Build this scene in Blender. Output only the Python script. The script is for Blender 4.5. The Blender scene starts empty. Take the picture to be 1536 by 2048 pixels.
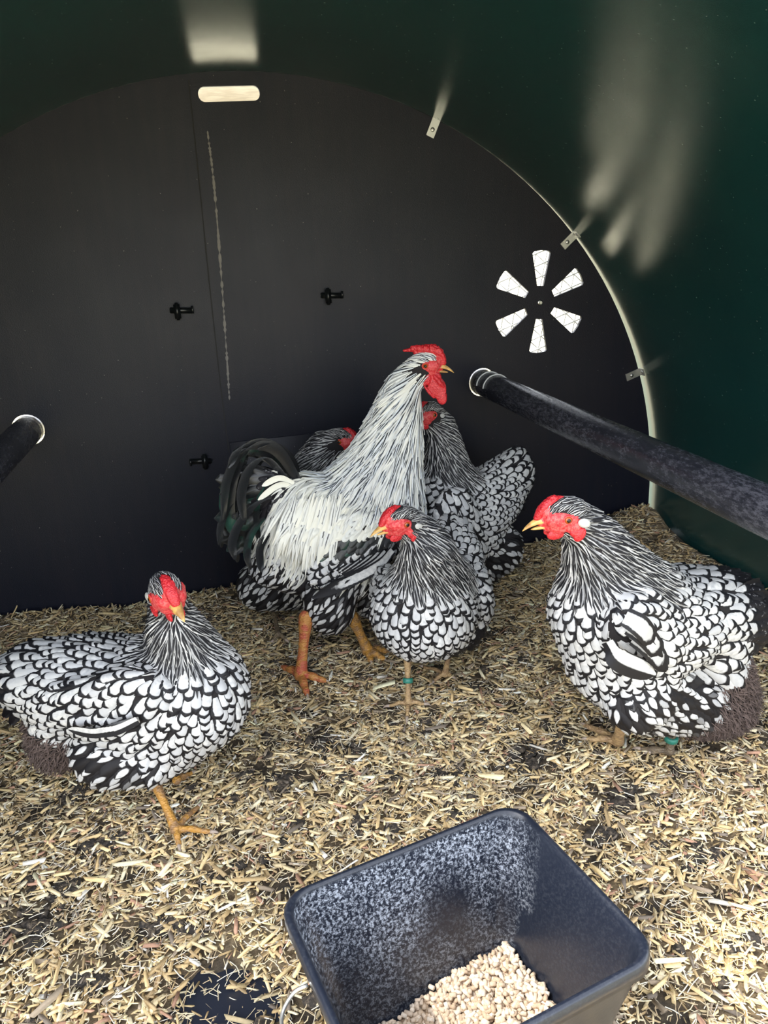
import bpy, bmesh, math, random
import numpy as np
from mathutils import Vector, Matrix, Quaternion
from mathutils.bvhtree import BVHTree
from mathutils.kdtree import KDTree

rng = np.random.default_rng(7)
random.seed(7)
C = bpy.context.scene.collection

# ------------------------------------------------------------------ camera
W_, H_, FPX = 1536, 2048, 1541.0
CAM = Vector((-0.0858, -1.6, 0.7155))
YAW, PITCH, ROLL = 0.19967, 0.33475, -0.06469
_cy, _sy, _cp, _sp = math.cos(YAW), math.sin(YAW), math.cos(PITCH), math.sin(PITCH)
FWD = Vector((_sy*_cp, _cy*_cp, -_sp))
_r = Vector((_cy, -_sy, 0)); _u = _r.cross(FWD)
RGT = _r*math.cos(ROLL) + _u*math.sin(ROLL)
UP = -_r*math.sin(ROLL) + _u*math.cos(ROLL)
cam_d = bpy.data.cameras.new('camera')
cam_d.sensor_fit = 'VERTICAL'; cam_d.sensor_height = 24.0
cam_d.lens = 24.0*FPX/H_
cam_d.clip_start = 0.02; cam_d.clip_end = 200
cam = bpy.data.objects.new('camera', cam_d); C.objects.link(cam)
R3 = Matrix((RGT, UP, -FWD)).transposed()
cam.matrix_world = Matrix.Translation(CAM) @ R3.to_4x4()
bpy.context.scene.camera = cam

# ------------------------------------------------------------------ light
scn = bpy.context.scene
scn.view_settings.view_transform = 'Standard'; scn.view_settings.look = 'None'
scn.view_settings.gamma = 1.0; scn.view_settings.use_curve_mapping = False
scn.view_settings.exposure = 0.3
world = bpy.data.worlds.new('sky'); scn.world = world; world.use_nodes = True
wn = world.node_tree.nodes; wl = world.node_tree.links; wn.clear()
wo = wn.new('ShaderNodeOutputWorld'); wb = wn.new('ShaderNodeBackground')
sk = wn.new('ShaderNodeTexSky'); sk.sky_type = 'NISHITA'; sk.sun_disc = False
sk.sun_elevation = math.radians(48); sk.sun_rotation = math.radians(-70); sk.dust_density = 4.0; sk.air_density = 1.0
hs = wn.new('ShaderNodeHueSaturation'); hs.inputs['Saturation'].default_value = 0.30
wl.new(sk.outputs[0], hs.inputs['Color']); wl.new(hs.outputs[0], wb.inputs[0])
wb.inputs[1].default_value = 1.1
wl.new(wb.outputs[0], wo.inputs[0])
SUN_DIR = Vector((0.62, 0.05, -0.78)).normalized()
sun_d = bpy.data.lights.new('sun', 'SUN'); sun_d.energy = 3.0; sun_d.angle = math.radians(0.6); sun_d.color = (1.0, 0.94, 0.84)
sun = bpy.data.objects.new('sun', sun_d); C.objects.link(sun)
sun.rotation_euler = SUN_DIR.to_track_quat('-Z', 'Y').to_euler()

# ------------------------------------------------------------------ helpers
def ray(px, py):
    return FWD + RGT*((px-768)/FPX) - UP*((py-1024)/FPX)
def at_plane(px, py, o, n):
    d = ray(px, py); t = (o-CAM).dot(n)/d.dot(n)
    return CAM + d*t
def at_z(px, py, z=0.02): return at_plane(px, py, Vector((0, 0, z)), Vector((0, 0, 1)))
def at_y(px, py, y=0.0): return at_plane(px, py, Vector((0, y, 0)), Vector((0, 1, 0)))
def pxm(P): return FPX/(P-CAM).dot(FWD)        # pixels per metre at a point

def tag(o, label=None, cat=None, group=None, kind=None):
    if label: o['label'] = label
    if cat: o['category'] = cat
    if group: o['group'] = group
    if kind: o['kind'] = kind
    return o
def empty(name, loc):
    o = bpy.data.objects.new(name, None); C.objects.link(o); o.location = loc; o.empty_display_size = 0.05
    return o
def link(name, me, parent=None):
    o = bpy.data.objects.new(name, me); C.objects.link(o)
    if parent is not None:
        o.parent = parent; o.matrix_parent_inverse = parent_inv(parent)
    return o
def parent_inv(p):
    # every mesh is modelled in world coordinates; only top-level Empties carry a location
    q = p
    while q.parent is not None: q = q.parent
    return Matrix.Translation(q.location).inverted() if p is q else Matrix.Identity(4)
def bm_obj(name, bm, mat, parent=None, smooth=True):
    me = bpy.data.meshes.new(name); bm.to_mesh(me); bm.free()
    if smooth: me.shade_smooth()
    for m in (mat if isinstance(mat, (list, tuple)) else [mat]): me.materials.append(m)
    return link(name, me, parent)
def np_mesh(name, V, F, mat, uv=None, tint=None, smooth=True):
    """V (n,3), F (m,k) same k"""
    me = bpy.data.meshes.new(name)
    V = np.asarray(V, np.float32); F = np.asarray(F, np.int32); k = F.shape[1]
    me.vertices.add(len(V)); me.vertices.foreach_set('co', V.ravel())
    me.loops.add(F.size); me.loops.foreach_set('vertex_index', F.ravel())
    me.polygons.add(len(F)); me.polygons.foreach_set('loop_start', np.arange(0, F.size, k, dtype=np.int32))
    me.update(calc_edges=True)
    if uv is not None:
        l = me.uv_layers.new(name='UVMap'); l.data.foreach_set('uv', np.asarray(uv, np.float32)[F.ravel()].ravel())
    if tint is not None:
        t = np.asarray(tint, np.float32)
        if t.ndim == 1: t = np.stack([t, t, t], 1)
        a = me.color_attributes.new('tint', 'FLOAT_COLOR', 'POINT')
        a.data.foreach_set('color', np.concatenate([t, np.ones((len(t), 1), np.float32)], 1).ravel())
    if smooth: me.shade_smooth()
    me.materials.append(mat); me.validate()
    return me
def add_box(bm, c, s, rot=None):
    r = bmesh.ops.create_cube(bm, size=1.0)
    M = Matrix.Translation(c) @ (rot.to_4x4() if rot else Matrix.Identity(4)) @ Matrix.Diagonal((*s, 1))
    bmesh.ops.transform(bm, matrix=M, verts=r['verts']); return r['verts']
def add_ell(bm, c, axes, radii, seg=16, rings=10):
    """axes: 3 unit vectors, radii: 3"""
    c = Vector(c); A = [Vector(a)*q for a, q in zip(axes, radii)]; R_ = []; out = []
    for i in range(1, rings):
        z = math.cos(math.pi*i/rings); w = math.sin(math.pi*i/rings)
        R_.append([bm.verts.new(c+A[0]*(w*math.cos(2*math.pi*j/seg))+A[1]*(w*math.sin(2*math.pi*j/seg))+A[2]*z) for j in range(seg)])
    t = bm.verts.new(c+A[2]); d = bm.verts.new(c-A[2])
    flip = A[0].cross(A[1]).dot(A[2]) < 0
    def F(v): bm.faces.new(v[::-1] if flip else v)
    for j in range(seg):
        k = (j+1) % seg; F((t, R_[0][j], R_[0][k])); F((d, R_[-1][k], R_[-1][j]))
        for r0, r1 in zip(R_[:-1], R_[1:]): F((r0[j], r1[j], r1[k], r0[k]))
    for r in R_: out += r
    return out+[t, d]
XYZ = (Vector((1, 0, 0)), Vector((0, 1, 0)), Vector((0, 0, 1)))
def add_tube(bm, pts, rad, seg=12, cap=True):
    pts = [Vector(p) for p in pts]; n = len(pts)
    if not hasattr(rad, '__len__'): rad = [rad]*n
    rings = []; prev = None
    for i, p in enumerate(pts):
        t = (pts[min(i+1, n-1)]-pts[max(i-1, 0)]).normalized()
        a = prev if prev is not None else (Vector((0, 0, 1)) if abs(t.z) < .9 else Vector((1, 0, 0)))
        a = (a - t*a.dot(t)).normalized(); b = t.cross(a); prev = a
        rings.append([bm.verts.new(p+(a*math.cos(k*2*math.pi/seg)+b*math.sin(k*2*math.pi/seg))*rad[i]) for k in range(seg)])
    for i in range(n-1):
        for k in range(seg):
            bm.faces.new((rings[i][k], rings[i][(k+1) % seg], rings[i+1][(k+1) % seg], rings[i+1][k]))
    if cap:
        bm.faces.new(rings[0][::-1]); bm.faces.new(rings[-1])
def bez(pts, n=20):
    """Catmull-Rom through points"""
    P = [Vector(p) for p in pts]; P = [P[0]*2-P[1]]+P+[P[-1]*2-P[-2]]; out = []
    m = len(P)-3
    for i in range(n):
        s = i/(n-1)*m; k = min(int(s), m-1); t = s-k
        a, b, c, d = P[k:k+4]
        out.append(.5*((2*b)+(c-a)*t+(2*a-5*b+4*c-d)*t*t+(3*b-a-3*c+d)*t**3))
    return out
def remesh(bm, voxel, smooth=4, fac=0.5):
    me = bpy.data.meshes.new('tmp'); bm.to_mesh(me); bm.free()
    o = bpy.data.objects.new('tmp', me); C.objects.link(o)
    m = o.modifiers.new('r', 'REMESH'); m.mode = 'VOXEL'; m.voxel_size = voxel; m.use_smooth_shade = True
    if smooth:
        s = o.modifiers.new('s', 'SMOOTH'); s.factor = fac; s.iterations = smooth
    dg = bpy.context.evaluated_depsgraph_get(); dg.update()
    out = bpy.data.meshes.new_from_object(o.evaluated_get(dg))
    bpy.data.objects.remove(o); bpy.data.meshes.remove(me)
    out.shade_smooth()
    return out

# ------------------------------------------------------------------ materials
def mat(name, col=(.5, .5, .5), rough=.5, metal=0.0, spec=.5):
    m = bpy.data.materials.new(name); m.use_nodes = True
    b = m.node_tree.nodes['Principled BSDF']
    b.inputs['Base Color'].default_value = (*col, 1); b.inputs['Roughness'].default_value = rough
    b.inputs['Metallic'].default_value = metal; b.inputs['Specular IOR Level'].default_value = spec
    return m
class NT:
    def __init__(s, m): s.t = m.node_tree; s.b = s.t.nodes['Principled BSDF']
    def n(s, ty, **kw):
        q = s.t.nodes.new(ty)
        for k, v in kw.items():
            if k in q.inputs.keys(): q.inputs[k].default_value = v
            else: setattr(q, k, v)
        return q
    def l(s, a, b): s.t.links.new(a, b)
    def math(s, op, a, b=None, clamp=False):
        q = s.t.nodes.new('ShaderNodeMath'); q.operation = op; q.use_clamp = clamp
        for i, v in enumerate((a, b)):
            if v is None: continue
            if isinstance(v, (int, float)): q.inputs[i].default_value = v
            else: s.l(v, q.inputs[i])
        return q.outputs[0]
    def step(s, v, lo, hi):
        q = s.t.nodes.new('ShaderNodeMapRange'); q.interpolation_type = 'SMOOTHSTEP'
        s.l(v, q.inputs[0]); q.inputs[1].default_value = lo; q.inputs[2].default_value = hi
        return q.outputs[0]
    def mix(s, f, a, b):
        q = s.t.nodes.new('ShaderNodeMix'); q.data_type = 'RGBA'
        if isinstance(f, (int, float)): q.inputs[0].default_value = f
        else: s.l(f, q.inputs[0])
        for i, v in ((6, a), (7, b)):
            if isinstance(v, tuple): q.inputs[i].default_value = (*v, 1)
            else: s.l(v, q.inputs[i])
        return q.outputs[2]
    def noise(s, scale, detail=3, vec=None, rough=.5):
        q = s.n('ShaderNodeTexNoise', Scale=scale, Detail=detail, Roughness=rough)
        if vec is not None: s.l(vec, q.inputs['Vector'])
        return q.outputs[0]
    def obj(s): return s.n('ShaderNodeTexCoord').outputs['Object']
    def mapping(s, sc, vec=None):
        q = s.n('ShaderNodeMapping'); q.inputs['Scale'].default_value = sc
        s.l(vec if vec is not None else s.obj(), q.inputs[0]); return q.outputs[0]
    def bump(s, h, strength, dist):
        q = s.n('ShaderNodeBump', Strength=strength, Distance=dist); s.l(h, q.inputs['Height']); s.l(q.outputs[0], s.b.inputs['Normal'])

def plastic_mat(name, col, col2, rough, grain=700, gs=.25, streak=True):
    m = mat(name, col, rough); t = NT(m)
    n1 = t.noise(3.0, 5, t.mapping((1, 1, .35)))
    n2 = t.noise(60, 4, t.mapping((1, 1, .1)))
    f = t.step(t.math('ADD', t.math('MULTIPLY', n1, .6), t.math('MULTIPLY', n2, .4)), .38, .66)
    c = t.mix(f, col, col2)
    sp = t.step(t.noise(230, 1, t.obj()), .76, .80)
    c = t.mix(t.math('MULTIPLY', sp, .55), c, (.30, .30, .28))
    t.l(c, t.b.inputs['Base Color'])
    v = t.n('ShaderNodeTexVoronoi', Scale=grain); t.l(t.obj(), v.inputs['Vector'])
    h = t.math('ADD', v.outputs['Distance'], t.math('MULTIPLY', t.noise(900, 2, t.obj()), .6))
    t.bump(h, gs, .0006)
    r = t.math('ADD', t.math('MULTIPLY', t.noise(9, 4, t.obj()), .18), rough-.09); t.l(r, t.b.inputs['Roughness'])
    return m
M_WALL = plastic_mat('black_embossed_plastic', (.0048, .0064, .0140), (.0095, .0092, .0160), .42, 620, .30)
M_WALL.node_tree.nodes['Principled BSDF'].inputs['Specular IOR Level'].default_value = .26
M_SHELL = plastic_mat('green_embossed_plastic', (.0055, .033, .033), (.0075, .043, .041), .22, 900, .08)
M_SHELL.node_tree.nodes['Principled BSDF'].inputs['Specular IOR Level'].default_value = .95
M_PIPE = mat('scuffed_black_pipe', (.012, .013, .018), .3); t = NT(M_PIPE)
_sc = t.noise(70, 10, t.mapping((3.0, 1.0, 3.0)), .85)
_s2 = t.noise(7, 5, t.obj(), .6)
_f = t.math('MULTIPLY', t.step(_sc, .40, .72), t.step(_s2, .25, .65))
t.l(t.mix(t.math('MULTIPLY', _f, .75), (.011, .012, .017), (.15, .15, .18)), t.b.inputs['Base Color'])
t.l(t.math('ADD', t.math('MULTIPLY', _f, .3), .20), t.b.inputs['Roughness'])
_w = t.n('ShaderNodeTexWave', Scale=160.0, Distortion=2.5, Detail=2.0); _w.bands_direction = 'Y'; t.l(t.obj(), _w.inputs['Vector'])
t.bump(t.math('ADD', t.math('MULTIPLY', _w.outputs['Fac'], .5), _sc), .18, .0006)
M_PIPE_IN = mat('pipe_collar', (.01, .011, .014), .3)
M_METAL = mat('bright_aluminium', (.62, .63, .62), .32, .9)
M_SCREW = mat('screw_steel', (.45, .45, .44), .28, 1.0)
M_BLACK = mat('black_clip_plastic', (.006, .007, .008), .28)
M_MESHW = mat('white_wire_and_light_ring', (.75, .76, .74), .4)  # vent lattice wire, also the painted light rings on the perch pipe
M_BEAD = mat('pale_grey_bead', (.19, .18, .17), .9)
M_SEAM = mat('dark_seam', (.004, .004, .005), .7)
M_TRAY = mat('black_tray_plastic', (.012, .015, .024), .33); t = NT(M_TRAY)
_n = t.noise(330, 8, t.obj(), .8); _m = t.noise(14, 4, t.obj()); _z = t.n('ShaderNodeSeparateXYZ'); t.l(t.obj(), _z.inputs[0])
_dustm = t.n('ShaderNodeAttribute', attribute_name='tint')
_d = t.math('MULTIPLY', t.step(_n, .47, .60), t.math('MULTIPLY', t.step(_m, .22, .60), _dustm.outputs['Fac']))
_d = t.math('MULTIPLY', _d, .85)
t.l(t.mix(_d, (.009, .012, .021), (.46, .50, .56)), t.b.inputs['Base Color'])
t.l(t.math('ADD', t.math('MULTIPLY', _d, .5), .30), t.b.inputs['Roughness'])
t.bump(t.noise(260, 3, t.obj()), .12, .0006)

def tint_node(t): return t.n('ShaderNodeAttribute', attribute_name='tint')
def feather_mat(name, kind):
    m = mat(name, (1, 1, 1), .55, 0, .35); t = NT(m)
    uv = t.n('ShaderNodeUVMap'); sp = t.n('ShaderNodeSeparateXYZ'); t.l(uv.outputs[0], sp.inputs[0])
    u = t.math('ABSOLUTE', t.math('SUBTRACT', t.math('MULTIPLY', sp.outputs[0], 2.0), 1.0)); v = sp.outputs[1]
    tn = tint_node(t).outputs['Fac']
    # barbs: fine slanted lines running out from the shaft
    bar = t.n('ShaderNodeTexWave', Scale=9.0, Distortion=1.5, Detail=2.0); bar.bands_direction = 'X'
    cmb = t.n('ShaderNodeCombineXYZ'); t.l(t.math('SUBTRACT', t.math('MULTIPLY', v, 2.2), t.math('MULTIPLY', u, .9)), cmb.inputs[0]); t.l(tn, cmb.inputs[1])
    t.l(cmb.outputs[0], bar.inputs['Vector'])
    jit = t.noise(22 if kind == 'sheen' else 190, 2, t.obj())
    ju = t.math('ADD', u, t.math('MULTIPLY', t.math('SUBTRACT', jit, .5), .28))
    jv = t.math('ADD', v, t.math('MULTIPLY', t.math('SUBTRACT', jit, .5), .10))
    white = t.mix(t.math('MULTIPLY', tn, t.step(jit, .25, .7)), (.47, .475, .485), (.74, .735, .71)); black = (.006, .006, .009)
    if kind == 'laced':
        tip = t.math('ADD', t.math('MULTIPLY', u, t.math('MULTIPLY', u, .12)), jv)
        w = t.math('MULTIPLY', t.math('SUBTRACT', 1.0, t.step(ju, .58, .70)), t.math('SUBTRACT', 1.0, t.step(tip, .785, .85)))
        c = t.mix(w, black, white)
    elif kind == 'wing':      # broad white edge, black inner web
        w = t.math('MULTIPLY', t.step(sp.outputs[0], .40, .47), t.math('SUBTRACT', 1.0, t.step(sp.outputs[0], .92, .96)))
        c = t.mix(w, black, white)
    elif kind == 'hackle':
        w = t.step(ju, .36, .62)
        c = t.mix(t.math('MULTIPLY', w, t.math('ADD', t.math('MULTIPLY', tn, .6), .4)), black, white)
    elif kind == 'cock':
        k = t.math('MULTIPLY', t.math('SUBTRACT', 1.0, t.step(ju, .22, .50)), t.step(tn, .22, .62))
        k = t.math('MULTIPLY', k, t.math('SUBTRACT', 1.0, t.step(v, .86, .95)))
        c = t.mix(k, t.mix(tn, (.74, .73, .66), (.60, .64, .68)), (.02, .022, .03))
    elif kind == 'saddle':
        k = t.math('MULTIPLY', t.math('SUBTRACT', 1.0, t.step(ju, .05, .40)), t.step(tn, .45, .85))
        k = t.math('MULTIPLY', k, t.math('SUBTRACT', 1.0, t.step(v, .5, .85)))
        c = t.mix(k, t.mix(tn, (.80, .78, .67), (.72, .73, .70)), (.05, .05, .055))
    elif kind == 'spot':
        dv = t.math('MULTIPLY', t.math('SUBTRACT', jv, .70), 2.9)
        d = t.math('SQRT', t.math('ADD', t.math('MULTIPLY', dv, dv), t.math('MULTIPLY', t.math('MULTIPLY', ju, ju), 2.4)))
        w = t.math('MULTIPLY', t.math('SUBTRACT', 1.0, t.step(d, .66, .90)), t.step(tn, .18, .42))
        c = t.mix(w, (.009, .008, .010), white)
    elif kind == 'darktail':
        w = t.math('MULTIPLY', t.step(jit, .60, .70), t.math('SUBTRACT', 1.0, t.step(u, .35, .6)))
        c = t.mix(t.math('MULTIPLY', w, .55), (.010, .009, .012), (.4, .4, .42))
    elif kind == 'fluff':
        c = t.mix(tn, (.035, .024, .021), (.13, .095, .085))
    elif kind == 'sheen':
        g = t.math('MULTIPLY', t.step(jit, .48, .66), t.step(tn, .35, .8))
        c = t.mix(g, (.006, .007, .009), (.014, .060, .042))
        t.b.inputs['Roughness'].default_value = .24; t.b.inputs['Specular IOR Level'].default_value = .8
        t.b.inputs['Sheen Weight'].default_value = .15
    if kind not in ('fluff',):
        hsv = t.n('ShaderNodeHueSaturation'); t.l(c, hsv.inputs['Color'])
        t.l(t.math('ADD', t.math('MULTIPLY', bar.outputs['Fac'], .22), .86), hsv.inputs['Value']); c = hsv.outputs[0]
        t.bump(bar.outputs['Fac'], .25, .0004)
    else:
        t.b.inputs['Roughness'].default_value = .9
    t.l(c, t.b.inputs['Base Color'])
    return m
FM = {k: feather_mat('feather_'+k, k) for k in ('laced', 'wing', 'hackle', 'cock', 'saddle', 'spot', 'darktail', 'fluff', 'sheen')}
M_BODY = mat('black_down', (.012, .010, .011), .95); 
M_RED = mat('red_comb_skin', (.50, .012, .020), .42); t = NT(M_RED)
_n = t.noise(420, 4, t.obj(), .6); t.l(t.mix(t.step(_n, .35, .7), (.40, .006, .014), (.62, .035, .042)), t.b.inputs['Base Color'])
_v = t.n('ShaderNodeTexVoronoi', Scale=520.0); t.l(t.obj(), _v.inputs['Vector']); t.bump(_v.outputs['Distance'], .55, .0012)
t.b.inputs['Subsurface Weight'].default_value = .12; t.b.inputs['Subsurface Radius'].default_value = (.006, .002, .001); t.b.inputs['Subsurface Scale'].default_value = .5
M_FACE = mat('red_face_skin', (.50, .03, .035), .5); t = NT(M_FACE)
_n = t.noise(300, 5, t.obj(), .65); t.l(t.mix(t.step(_n, .38, .68), (.52, .016, .026), (.66, .13, .12)), t.b.inputs['Base Color']); t.bump(_n, .6, .0012)
M_LOBE = mat('white_ear_lobe', (.44, .44, .42), .6); t = NT(M_LOBE); t.bump(t.noise(500, 3, t.obj()), .5, .001)
M_BEAK = mat('horn_yellow_beak', (.62, .36, .10), .35); t = NT(M_BEAK)
t.l(t.mix(t.step(t.noise(90, 3, t.obj()), .4, .65), (.66, .40, .12), (.36, .19, .06)), t.b.inputs['Base Color'])
M_IRIS = mat('orange_iris', (.34, .065, .010), .12); M_PUPIL = mat('black_pupil', (.004, .003, .003), .05)
def leg_mat(name, c1, c2):
    m = mat(name, c1, .5); t = NT(m)
    f = t.step(t.noise(75, 5, t.obj(), .6), .40, .62)
    t.l(t.mix(f, c1, c2), t.b.inputs['Base Color'])
    v = t.n('ShaderNodeTexVoronoi', Scale=380.0); t.l(t.mapping((.7, .7, 1.6)), v.inputs['Vector']); t.bump(v.outputs['Distance'], .8, .0016)
    return m
M_LEG_Y = leg_mat('yellow_scaled_leg', (.52, .26, .05), (.30, .17, .08))
M_LEG_P = leg_mat('pale_scaled_leg', (.46, .31, .15), (.30, .19, .10))
M_LEG_R = leg_mat('red_flushed_scaled_leg', (.46, .10, .055), (.50, .23, .06))
M_LEG_G = leg_mat('dull_brown_leg', (.20, .15, .09), (.12, .09, .06))
M_CLAW = mat('horn_claw', (.38, .30, .24), .4)
M_BAND = mat('green_leg_ring', (.03, .20, .15), .35)
M_CHIP = mat('straw_chip', (.5, .4, .25), .75, 0, .25); t = NT(M_CHIP)
_a = tint_node(t); _h = t.n('ShaderNodeHueSaturation'); t.l(_a.outputs['Color'], _h.inputs['Color'])
t.l(t.math('ADD', t.math('MULTIPLY', t.noise(500, 3, t.mapping((1, 1, 1))), .5), .75), _h.inputs['Value']); t.l(_h.outputs[0], t.b.inputs['Base Color'])
M_SOIL = mat('dark_bedding_dust', (.05, .04, .03), .95); t = NT(M_SOIL)
_f = t.step(t.noise(40, 8, t.obj(), .7), .4, .62)
t.l(t.mix(t.n('ShaderNodeAttribute', attribute_name='tint').outputs['Fac'], (.020, .017, .015), t.mix(_f, (.10, .072, .042), (.30, .225, .13))), t.b.inputs['Base Color']); t.bump(t.noise(150, 6, t.obj(), .7), 1.0, .004)
M_DUNG = mat('dark_droppings', (.03, .026, .022), .9); t = NT(M_DUNG)
t.l(t.mix(t.step(t.noise(120, 5, t.obj(), .7), .45, .7), (.030, .025, .020), (.17, .13, .09)), t.b.inputs['Base Color']); t.bump(t.noise(240, 5, t.obj()), 1.0, .003)
M_PELLET = mat('feed_pellet', (.5, .4, .3), .8, 0, .2); t = NT(M_PELLET)
_a = tint_node(t); t.l(t.mix(t.math('MULTIPLY', t.step(t.noise(900, 2, t.obj()), .5, .8), .4), _a.outputs['Color'], (.30, .20, .12)), t.b.inputs['Base Color'])
M_GRASS = mat('pale_outdoor_grass', (.30, .40, .16), .9); t = NT(M_GRASS)
t.l(t.mix(t.step(t.noise(9, 8, t.obj(), .7), .35, .65), (.29, .28, .16), (.40, .36, .26)), t.b.inputs['Base Color'])
M_BOARD = mat('cream_board', (.70, .60, .44), .7); t = NT(M_BOARD)
t.l(t.mix(t.step(t.noise(30, 5, t.mapping((1, 1, 8))), .4, .7), (.72, .62, .46), (.60, .50, .36)), t.b.inputs['Base Color'])
M_FLOORP = mat('blue_black_floor_plastic', (.012, .016, .028), .4)
#ENV

# ================================================================== SETTING
ZC, RAD = 0.133, 0.894
YB_FLOOR = -1.34               # the floor reaches further out than the shell
YF = -1.10                     # front lip of the shell
def arch(R, dx=0.0, n=72, dz=0.0):
    """open arch profile, left foot -> over the top -> right foot"""
    P = [(-R, 0.0)]
    for i in range(n+1):
        a = math.pi - math.pi*i/n
        q = R+dx*max(0, math.cos(a))**5
        P.append((q*math.cos(a), ZC+q*math.sin(a)))
    P.append((R+dx, 0.0)); return P
# back wall: a plate with vent petals, carry slot and two pipe holes cut through
def petal(cx, cz, ang, r0=.034, r1=.105, w0=.0075, w1=.0205):
    c, s = math.cos(ang), math.sin(ang); P = []
    for rr, w in ((r0, -w0), (r0+.001, w0), (r1-.004, w1), (r1, w1-.004), (r1+.002, 0), (r1, -w1+.004), (r1-.004, -w1)):
        P.append((cx+rr*c-w*s, cz+rr*s+w*c))
    return P
def circ(cx, cz, r, n=28): return [(cx+r*math.cos(2*math.pi*i/n), cz+r*math.sin(2*math.pi*i/n)) for i in range(n)]
def rrect(x0, x1, z0, z1, r, n=6):
    P = []
    for cx, cz, a0 in ((x1-r, z1-r, 0), (x0+r, z1-r, 90), (x0+r, z0+r, 180), (x1-r, z0+r, 270)):
        for i in range(n+1):
            a = math.radians(a0+90*i/n); P.append((cx+r*math.cos(a), cz+r*math.sin(a)))
    return P
VENTS = [(.609, .575)]
PIPES = [(.476, .416), (-.462, .413)]
loops = [arch(RAD), rrect(-.055, .056, .978, 1.003, .0115)]
for vx, vz in VENTS:
    for k in range(6): loops.append(petal(vx, vz, math.radians(90+60*k-2)))
PR = .0275
for x, z in PIPES: loops.append(circ(x, z, PR+.0035))
bm = bmesh.new(); ed = []
for L in loops:
    vs = [bm.verts.new((x, 0, z)) for x, z in L]
    for i in range(len(vs)): ed.append(bm.edges.new((vs[i], vs[(i+1) % len(vs)])))
bmesh.ops.triangle_fill(bm, use_beauty=True, use_dissolve=False, edges=ed)
for f in bm.faces:
    if f.normal.y > 0: f.normal_flip()
r = bmesh.ops.extrude_face_region(bm, geom=list(bm.faces))
bmesh.ops.translate(bm, vec=(0, .007, 0), verts=[v for v in r['geom'] if isinstance(v, bmesh.types.BMVert)])
bmesh.ops.recalc_face_normals(bm, faces=list(bm.faces))
wall_back = bm_obj('wall_back', bm, M_WALL, smooth=False); tag(wall_back, kind='structure')
# faint pale raised bead and dark seam running down the back wall
def strip(name, pts, w, m, depth=.0012, wob=.0):
    bm = bmesh.new(); rr = random.Random(3); prev = None
    P = bez(pts, 120)
    for i, p in enumerate(P):
        ww = w*(1+wob*(rr.random()-.5)*2)
        ring = [bm.verts.new(p+Vector((-ww, -.0001, 0))), bm.verts.new(p+Vector((0, -depth, 0))), bm.verts.new(p+Vector((ww, -.0001, 0)))]
        if prev:
            for k in range(2): bm.faces.new((prev[k], prev[k+1], ring[k+1], ring[k]))
        prev = ring
    return bm_obj(name, bm, m, wall_back)
strip('pale_bead', [at_y(415, 262), at_y(428, 370), at_y(441, 530), at_y(452, 690), at_y(459, 800)], .0016, M_BEAD, .0014, .9)
strip('seam', [at_y(377, 160), at_y(395, 330), at_y(418, 560), at_y(440, 760), at_y(458, 905)], .0012, M_SEAM, .0006, .3)
# flush door plate low down behind the birds
bm = bmesh.new(); add_box(bm, (.02, -.0012, .17), (.20, .0024, .35)); bmesh.ops.bevel(bm, geom=bm.edges[:], offset=.0008, segments=1, affect='EDGES')
tag(bm_obj('door_1', bm, M_WALL), kind='structure')
# curved green shell
bm = bmesh.new(); G = []; RS = RAD+.0001; DX = .0100; DZ = 0
prof_in = arch(RS, DX, 96, DZ); prof_out = arch(RS+.007, DX, 96, DZ)
YB = .028
rows = []
for prof in (prof_in, prof_out):
    for y in (YF, YB):
        rows.append([bm.verts.new((x, y, z)) for x, z in prof])
n = len(prof_in)
for i in range(n-1):
    bm.faces.new((rows[0][i], rows[0][i+1], rows[1][i+1], rows[1][i]))
    bm.faces.new((rows[2][i], rows[3][i], rows[3][i+1], rows[2][i+1]))
    bm.faces.new((rows[0][i], rows[2][i], rows[2][i+1], rows[0][i+1]))
    bm.faces.new((rows[1][i], rows[1][i+1], rows[3][i+1], rows[3][i]))
bmesh.ops.recalc_face_normals(bm, faces=bm.faces[:])
shell = bm_obj('wall_curved', bm, M_SHELL); shell.data.set_sharp_from_angle(angle=math.radians(30)); tag(shell, kind='structure')
# floor tray of the coop
bm = bmesh.new(); add_box(bm, (0, (YB_FLOOR+YB)/2-.01, -.012), (RS*2+.03, YB-YB_FLOOR+.02, .016))
tag(bm_obj('floor', bm, M_FLOORP, smooth=False), kind='structure')
# outdoors behind and around
bm = bmesh.new(); bmesh.ops.create_grid(bm, x_segments=40, y_segments=40, size=60)
for v in bm.verts: v.co.z = -.05 + .03*math.sin(v.co.x*1.3)*math.cos(v.co.y*1.7)-.02
tag(bm_obj('ground', bm, M_GRASS), kind='structure')
fb = empty('cream_board', (0, .42, 1.1))
tag(fb, 'cream board behind the carry slot at the top of the back wall', 'board')
bm = bmesh.new(); add_box(bm, (0, .42, 1.14), (.9, .02, .22)); bmesh.ops.bevel(bm, geom=bm.edges[:], offset=.003, segments=2, affect='EDGES')
bm_obj('panel', bm, M_BOARD, fb)
for sx in (-.43, .43):
    bm = bmesh.new(); add_box(bm, (sx, .45, .58), (.045, .04, 1.36)); bmesh.ops.bevel(bm, geom=bm.edges[:], offset=.003, segments=2, affect='EDGES')
    bm_obj('post', bm, M_BOARD, fb)

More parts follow.
